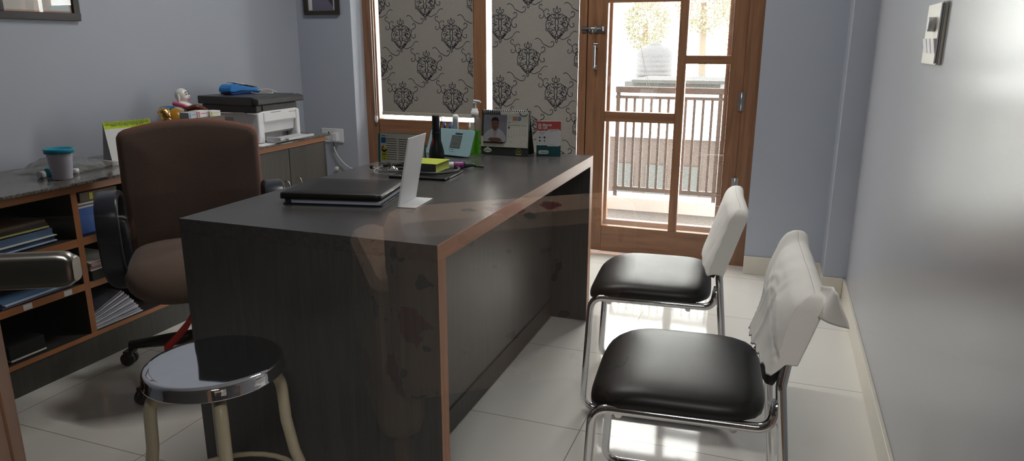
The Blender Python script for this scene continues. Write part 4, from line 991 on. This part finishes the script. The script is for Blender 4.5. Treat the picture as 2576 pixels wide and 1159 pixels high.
t = thing('sanitizer_bottle', 'clear pump bottle of bright green hand sanitizer', 'bottle', (-1.191, 2.778, TZ + .0005), .12)
def bot(z0, z1, f, n=10): pass
prof = ((.0, .9), (.004, 1.), (.012, 1.), (.014, .93), (.10, .88), (.108, .93), (.125, .97), (.148, .95), (.158, .80), (.163, .5), (.166, .46))
m = MB('clear_plastic'); ol = rrect(-.0255, .0255, -.020, .020, .005, 4); n_ = len(ol)
m.grid(lambda u, v: (lambda i, k: (ol[i % n_][0] * prof[k][1], ol[i % n_][1] * prof[k][1], prof[k][0]))(int(round(u * n_)), int(round(v * (len(prof) - 1)))), n_, len(prof) - 1, True, True); m.build('bottle_body', t)
m = MB('green_gel'); pg = ((.004, .88), (.012, .90), (.016, .84), (.10, .80), (.108, .84)); m.grid(lambda u, v: (lambda i, k: (ol[i % n_][0] * pg[k][1], ol[i % n_][1] * pg[k][1], pg[k][0]))(int(round(u * n_)), int(round(v * 4))), n_, 4, True, True)
m.add([(x * .88, y * .88, .004) for x, y in ol], [tuple(range(n_))]); m.add([(x * .84, y * .84, .108) for x, y in ol], [tuple(range(n_))]); m.build('gel', t)
m = MB('plastic_white'); m.lathe([(.0150, .164), (.0155, .166), (.0155, .186), (.0125, .187), (.0125, .196), (.006, .198), (.0055, .214), (.0085, .216), (.0085, .222), (.0, .224)], n=24); m.tube([(-.004, 0, .2265), (.020, 0, .2250), (.027, 0, .2205)], [.0075, .0055, .0040], 10); m.build('pump', t)
MB('plastic_grey').tube([(0, 0, .164), (.002, 0, .09), (.004, 0, .012)], .0032, 8).build('dip_tube', t)

# ------------------------------------------------------------------ visitor chairs
def seat_fn(u, v):
    """u around, v 0 centre of top -> 1 centre of underside"""
    a = 2 * PI * u
    hx, hy = .198, .212
    e_ = 5.0
    q = (abs(cos(a)) ** e_ + abs(sin(a)) ** e_) ** (-1 / e_)
    rings = [(0, .4600), (.30, .4595), (.60, .458), (.80, .455), (.90, .450), (.96, .443), (1.0, .430), (1.0, .416), (.95, .408), (.6, .408), (0, .408)]
    r, z = rings[int(round(v * 10))]
    x, y = hx * q * cos(a) * r, hy * q * sin(a) * r
    if x < -.04: z -= .034 * ((-.04 - x) / .16) ** 2.4
    return (x - .008, y, z)
def make_chair(label, loc):
    t = thing('visitor_chair', label, 'chair', loc, 0, 'visitor chairs along the right side of the desk')
    MB('leather_black').grid(seat_fn, 56, 10, True, True).build('seat', t)
    m = MB('rubber_black'); m.box(-.15, .13, -.165, .165, .396, .409); m.build('seat_pan', t, bevel=.004)
    for s in (-1, 1):
        m = MB('chrome')
        m.tube(bent_path([(.205, s * .199, .470), (.196, s * .200, .402), (-.188, s * .200, .402), (-.205, s * .212, .0125), (.262, s * .215, .0125), (.208, s * .200, .505), (.216, s * .186, .555), (.250, s * .186, .69)], .045, 8), .0115, 14)
        m.build('side_frame', t)
        MB('rubber_black').box(-.165, -.115, s * .2125 - .013, s * .2125 + .013, 0, .010).build('foot_pad', t, bevel=.003); MB('rubber_black').box(.14, .19, s * .2145 - .013, s * .2145 + .013, 0, .010).build('foot_pad', t, bevel=.003)
    for x in (-.13, .12): MB('chrome').tube([(x, -.20, .390), (x, .20, .390)], .009, 12).build('cross_bar', t)
    m = MB('rubber_black'); F = frame_T((.170, 0, .505), (0, -1, 0), (.071, 0, .225))
    m.T = F
    def bf(u, v):
        a = rrect(-.188, .188, -.010, .200, .03, 5); n_ = len(a); p = a[int(round(u * n_)) % n_]; k = int(round(v * 4))
        f_, z = ((0, .0), (1, .0), (1, .012), (.96, .020), (0, .022))[k]
        return (p[0] * f_, .106 + (p[1] - .106) * f_, z - .026)
    m.grid(bf, 24, 4, True, True); m.build('backrest', t)
    return t
ch1 = make_chair('chrome sled-base chair nearest the camera, with black seat and loose white cover', (-.166, 1.660, 0))
ch1.rotation_euler[2] = .09
ch2 = copy_tree(ch1); ch2.location = (-.348, 2.374, 0); ch2['label'] = 'chrome sled-base chair closer to the balcony door, with neat white cover'
# white cloth covers over the two backrests
def cover(label, loc, loose, seed):
    t = thing('chair_cover', label, 'chair cover', loc, .09, 'white covers on the visitor chairs')
    NU, NV = 120, 56
    off = Vector((seed * 3.7, seed * 1.3, 0)); g = noise.noise
    sec = dense(rrect(-1, 1, -1, 1, (.30, .30, .30, .30), 6), NU)
    def ridge(d, w): return math.exp(-(d / w) ** 2)
    def fn(u, v):
        # cross-section: rounded slab; v rises from hem to the crown and closes over the top
        lx, ly = sec[int(round(u * NU)) % NU]         # lx front(-)/rear(+), ly side
        hy = .217
        vv = min(1, v / .72); cap = max(0, (v - .72) / .28); k = max(0, math.cos(cap * PI / 2))
        front = max(0, min(1, -lx * 1.2 + .1))
        if loose: hem = .562 - front * (.062 + .030 * ly) + (.005 * sin(ly * 17) + .0015 * sin(ly * 41)) * front - .02 * (1 - front) * max(0, ly)
        else: hem = .512 + .004 * sin(ly * 11 + lx * 3)
        top = .704 - .012 * abs(ly) ** 3 + (.006 * ly if loose else 0)
        z = hem + (top - hem) * vv + .030 * math.sin(cap * PI / 2)
        hx = .034 if lx > 0 else ((.014 + .024 * ridge(z - .665, .09)) if loose else .026)
        c = .201 + .305 * (z - .54) - (.012 * (1 - ly * ly) if not loose else .006 * (1 - ly * ly))
        x = c + hx * lx * k; y = hy * ly * ((.90 if loose else .87) + (.10 if loose else .13) * k)
        p = Vector((x, y, z))
        n1 = g(Vector((y * 6 + z * 5, z * 6 - y * 4, seed)) + off); n2 = g(Vector((y * 15 + z * 11, z * 15, seed + 5)) + off); n3 = g(Vector((y * 34, z * 30, seed + 9)) + off)
        if loose:
            d = .0030 * n1 + .0011 * n2
            if front > .5:
                d += .0028 * ridge(y + .03 + .75 * (z - .62), .009) - .0028 * ridge(z - .655 - .35 * (y - .02), .007) * (y < .10)     # ironed-in folds
                d += .0026 * ridge(z - .690 + .5 * (y + .02) ** 2 * 8, .008) + .0022 * ridge(z - .668 + .4 * (y + .06) ** 2 * 8, .007) - .004 * ridge(y - .115 - .3 * (z - .66), .012) * (z > .62)
        else:
            d = .0022 * n1 + .0012 * n2 + .0006 * n3
            if abs(ly) > .97: d += .0028 * ridge(lx - .35, .16) + .0012 * sin(z * 140) * ridge(lx + .5, .4)
        p.x += d * (1 if lx > 0 else -1) * (1 - cap)
        p.z += (.003 if loose else .0012) * n2 * vv
        if loose:                                    # the far corner stands up in a pointed fold
            c1 = ridge(y - .188, .042) * min(1, max(0, (z - .63) / .09)); p.z += .024 * c1 * c1; p.y -= .018 * c1
        return tuple(p)
    m = MB('cloth_white'); m.grid(fn, NU, NV, True, True); m.build('cloth_shell', t, solid=.001)
    if loose:                                        # spare cloth sticking out at the near top corner
        m = MB('cloth_white')
        def flap(u, v):
            b = Vector((.266 - .010 * u, -.180 - .018 * u, .728 - .052 * u)); tip = Vector((.026 + .020 * u, -.078, .016 - .020 * u))
            q = b + tip * v; q.z += .006 * sin(3 * u + 4 * v) * v; q.x += .007 * sin(5 * v + 3 * u); return tuple(q)
        m.grid(flap, 12, 16); m.build('loose_flap', t, solid=.001)
        m = MB('cloth_white')
        m.grid(lambda u, v: (.276 + .004 * u + .010 * v, .160 + .030 * u, .742 - .012 * u - .050 * v), 6, 6); m.build('back_fold', t, solid=.001)
    return t
cover('loose wrinkled white cover on the backrest of the nearest visitor chair', (-.166, 1.660, 0), True, 2)
cover('fitted white cover on the backrest of the chair near the door', (-.348, 2.374, 0), False, 6)

# ------------------------------------------------------------------ steel-topped stool
t = thing('round_stool', 'round stool with polished steel top and cream tubular legs', 'stool', (-1.174, 1.188, .046), .80)
m = MB('steel_polished'); m.lathe([(0, .4495), (.05, .4488), (.10, .4480), (.135, .4475), (.146, .4470), (.151, .4445), (.1535, .440), (.1540, .422), (.1565, .4195), (.1565, .417), (.150, .416), (0, .416)], n=72); m.build('seat', t)
for k in range(4):
    a = k * PI / 2 ; c, s = cos(a), sin(a)
    pts = bent_path([(.02, 0, .401), (.142, 0, .401), (.148, 0, .26), (.162, 0, .17), (.225, 0, -.046)], .085, 10)
    MB('cream_enamel').tube([(p.x * c, p.x * s, p.z) for p in pts], .0138, 16).build('leg', t)
    MB('rubber_black').lathe([(.0150, -.046), (.0150, -.022), (.013, -.02)], (.220 * c, .220 * s, 0), 14).build('rubber_foot', t)
m = MB('cream_enamel'); m.tube([(.180 * cos(2 * PI * i / 32), .180 * sin(2 * PI * i / 32), .09) for i in range(32)], .007, 8, closed=True); m.build('ring_brace', t)

# ------------------------------------------------------------------ office chair
oc = thing('office_chair', 'brown fabric office chair with black armrests behind the desk', 'office chair', (-1.96, 1.98, 0), .761)
BO = rrect(-1, 1, -1, 1, .10, 7)
BO = dense(BO, 120)
def backf(u, v):
    lx, ly = BO[int(round(u * 120)) % 120]
    rings = ((0, 0), (.5, 0), (.90, .002), (.97, .008), (1., .024), (1., .048), (.97, .062), (.90, .068), (.5, .07), (0, .07)); r, d = rings[int(round(v * 9))]
    x, y = lx * r, ly * r
    zz = .640 + .240 * y + (.038 * (1 - x * x) if y > 0 else 0) * max(0, y)
    w = .252 - .012 * max(0, -y)
    return (w * x, .245 + d + .035 * (x * x) * -1 + .05 * max(0, y) * .4, zz)
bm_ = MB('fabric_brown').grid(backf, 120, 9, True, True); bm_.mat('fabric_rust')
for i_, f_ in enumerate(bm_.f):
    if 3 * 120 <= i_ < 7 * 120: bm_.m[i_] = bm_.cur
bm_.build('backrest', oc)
def seatf(u, v):
    a = 2 * PI * u; e_ = 4.; q = (abs(cos(a)) ** e_ + abs(sin(a)) ** e_) ** (-1 / e_); lx, ly = q * cos(a), q * sin(a)
    rings = ((0, .475), (.5, .474), (.8, .470), (.93, .458), (1., .43), (1., .41), (.94, .392), (.5, .388), (0, .388)); r, z = rings[int(round(v * 8))]
    x, y = lx * r, ly * r
    if y < -.5: z -= .05 * ((-y - .5) / .5) ** 2
    return (.245 * x, -.02 + .265 * y, z)
MB('fabric_brown').grid(seatf, 56, 8, True, True).build('seat', oc)
m = MB('plastic_black'); m.box(-.04, .04, .20, .30, .36, .385); m.tube(smooth_path([(0, .2, .375), (0, .32, .39), (0, .335, .46), (0, .315, .60)]), .022, 10); m.build('back_support', oc)
for s in (-1, 1):
    pts = smooth_path([(s * .215, .10, .378), (s * .262, .12, .40), (s * .272, .13, .54), (s * .272, .11, .655), (s * .272, .02, .694), (s * .272, -.09, .690), (s * .272, -.135, .62), (s * .272, -.12, .48), (s * .262, -.07, .40), (s * .21, -.04, .376)], 7)
    m = MB('plastic_arm'); sec = rrect(-.036, .036, -.012, .012, .010, 4); k_ = len(sec); P = pts; vs = []
    for i, p in enumerate(P):
        tn = (P[min(i + 1, len(P) - 1)] - P[max(i - 1, 0)]).normalized(); ax = Vector((1, 0, 0)); ax = (ax - tn * ax.dot(tn)).normalized(); ay = tn.cross(ax)
        for c in sec: vs.append(p + ax * c[0] + ay * c[1])
    m.add(vs, [(i * k_ + j, i * k_ + (j + 1) % k_, (i + 1) * k_ + (j + 1) % k_, (i + 1) * k_ + j) for i in range(len(P) - 1) for j in range(k_)], True); m.build('armrest', oc)
m = MB('plastic_black'); m.lathe([(.032, .10), (.032, .22), (.022, .23), (.022, .37), (.06, .375), (.06, .388), (0, .388)], n=20); m.build('gas_column', oc)
for k in range(5):
    a = math.radians(155 + 72 * k); c, s = cos(a), sin(a)
    m = MB('plastic_black'); m.T = Matrix.Rotation(a, 4, 'Z'); m.tube([(.02, 0, .125), (.16, 0, .105), (.315, 0, .080)], [.030, .024, .017], 10); m.tube([(.315, 0, .08), (.315, 0, .055)], .010, 8); lg = m.build('base_arm', oc)
    m = MB('plastic_black'); m.T = Matrix.Rotation(a, 4, 'Z') @ Matrix.Translation((.315, 0, 0)); m.lathe([(.010, -.022), (.026, -.020), (.026, -.004), (.010, -.003)], (.012, 0, .026), 18, 'Y'); m.lathe([(.010, .003), (.026, .004), (.026, .020), (.010, .022)], (.012, 0, .026), 18, 'Y')
    m.box(-.01, .022, -.022, .022, .048, .060); m.build('castor', lg)
m = MB('fabric_red'); m.T = Matrix.Rotation(0, 4, 'Z')
rp = smooth_path([(-.03, -.10, .33), (-.055, -.135, .265), (-.10, -.15, .215), (-.15, -.14, .165)], 6)
m.add([q for p in rp for q in (p, p + Vector((-.004, .006, -.040)))], [(2 * i, 2 * i + 1, 2 * i + 3, 2 * i + 2) for i in range(len(rp) - 1)], True); m.build('red_strap', oc, solid=.003)

# ------------------------------------------------------------------ added armchair, stands in for floral clothing mirrored in the glass door
ar = thing('armchair', 'floral armchair added unseen behind the camera for its reflection in the glass door', 'armchair', (.66, -.62, 0), .35)
for nm, q in (('backrest', (-.34, .34, .12, .30, .30, .80)), ('seat', (-.26, .26, -.34, .14, .22, .44)), ('arm', (-.38, -.25, -.36, .22, .15, .64)), ('arm', (.25, .38, -.36, .22, .15, .64))): MB('floral_cloth').box(*q).build(nm, ar, bevel=.05)
for x in (-.32, .32):
    for y in (-.3, .24): MB('teak_vertical').lathe([(.02, 0), (.028, .17)], (x, y, 0), 12).build('leg', ar)

# ------------------------------------------------------------------ light
w = bpy.data.worlds.new('Daylight'); S.world = w; w.use_nodes = True
bg = w.node_tree.nodes['Background']; bg.inputs[0].default_value = (1.0, .985, .96, 1); bg.inputs[1].default_value = 19.5
def portal(name, x0, x1, z0, z1, y):
    l = bpy.data.lights.new(name, 'AREA'); l.shape = 'RECTANGLE'; l.size = x1 - x0; l.size_y = z1 - z0; l.cycles.is_portal = True
    o = bpy.data.objects.new(name, l); C.objects.link(o); o.location = ((x0 + x1) / 2, y, (z0 + z1) / 2); o.rotation_euler = (-PI / 2, 0, 0)
portal('door_daylight', -.93, -.24, .14, 1.96, 4.18)
portal('window_daylight', -2.41, -1.06, .19, 2.06, 4.18)
def lamp(name, label, x, y, z, L, pw, rz=0, col=(1, .97, .92)):
    t = thing(name, label, 'fill lamp', (x, y, z), rz); MB('plastic_white').box(-L / 2 - .02, L / 2 + .02, -.04, .04, .0, .04).build('housing', t, bevel=.004)
    l = bpy.data.lights.new('fill_glow', 'AREA'); l.shape = 'RECTANGLE'; l.size = L; l.size_y = .05; l.energy = pw; l.color = col
    o = bpy.data.objects.new('fill_glow', l); C.objects.link(o); o.parent = t; o.location = (0, 0, -.004)
    return t
lamp('fill_lamp', 'added tube lamp filling the room with light, unseen on the ceiling above the desk', -1.2, 2.78, H - .04, 1.1, 26, 0)  # added fill, out of view, to lift the brightness of the room
lamp('fill_lamp', 'added tube lamp filling the lobby with light, unseen on its ceiling', .3, -.7, H - .04, 1.1, 42)  # added out of view: lights the mirrored armchair and fills the room's front

# ------------------------------------------------------------------ camera
F_PX = 1790.3; pit, yaw, roll = math.radians(14.6016), math.radians(20.2232), math.radians(.072)
fw = Vector((-sin(yaw), cos(yaw), 0)); rt = Vector((cos(yaw), sin(yaw), 0)); up = Vector((0, 0, 1))
f2 = fw * cos(pit) - up * sin(pit); u2 = up * cos(pit) + fw * sin(pit)
r3 = rt * cos(roll) + u2 * sin(roll); u3 = -rt * sin(roll) + u2 * cos(roll)
cam = bpy.data.cameras.new('Camera'); cam.sensor_fit = 'HORIZONTAL'; cam.sensor_width = 36; cam.lens = F_PX / 2576 * 36; cam.clip_start = .02
co = bpy.data.objects.new('Camera', cam); C.objects.link(co)
co.matrix_world = Matrix(((r3.x, u3.x, -f2.x, 0), (r3.y, u3.y, -f2.y, 0), (r3.z, u3.z, -f2.z, 1.2), (0, 0, 0, 1)))
S.camera = co
S.view_settings.view_transform = 'Standard'; S.view_settings.look = 'None'; S.view_settings.exposure = 0; S.view_settings.gamma = 1; S.view_settings.use_curve_mapping = False
S.cycles.max_bounces = 10; S.cycles.diffuse_bounces = 5; S.cycles.glossy_bounces = 5; S.cycles.transparent_max_bounces = 24; S.cycles.transmission_bounces = 8
S.cycles.sample_clamp_indirect = 6; S.cycles.use_denoising = True; S.cycles.caustics_reflective = False; S.cycles.caustics_refractive = False
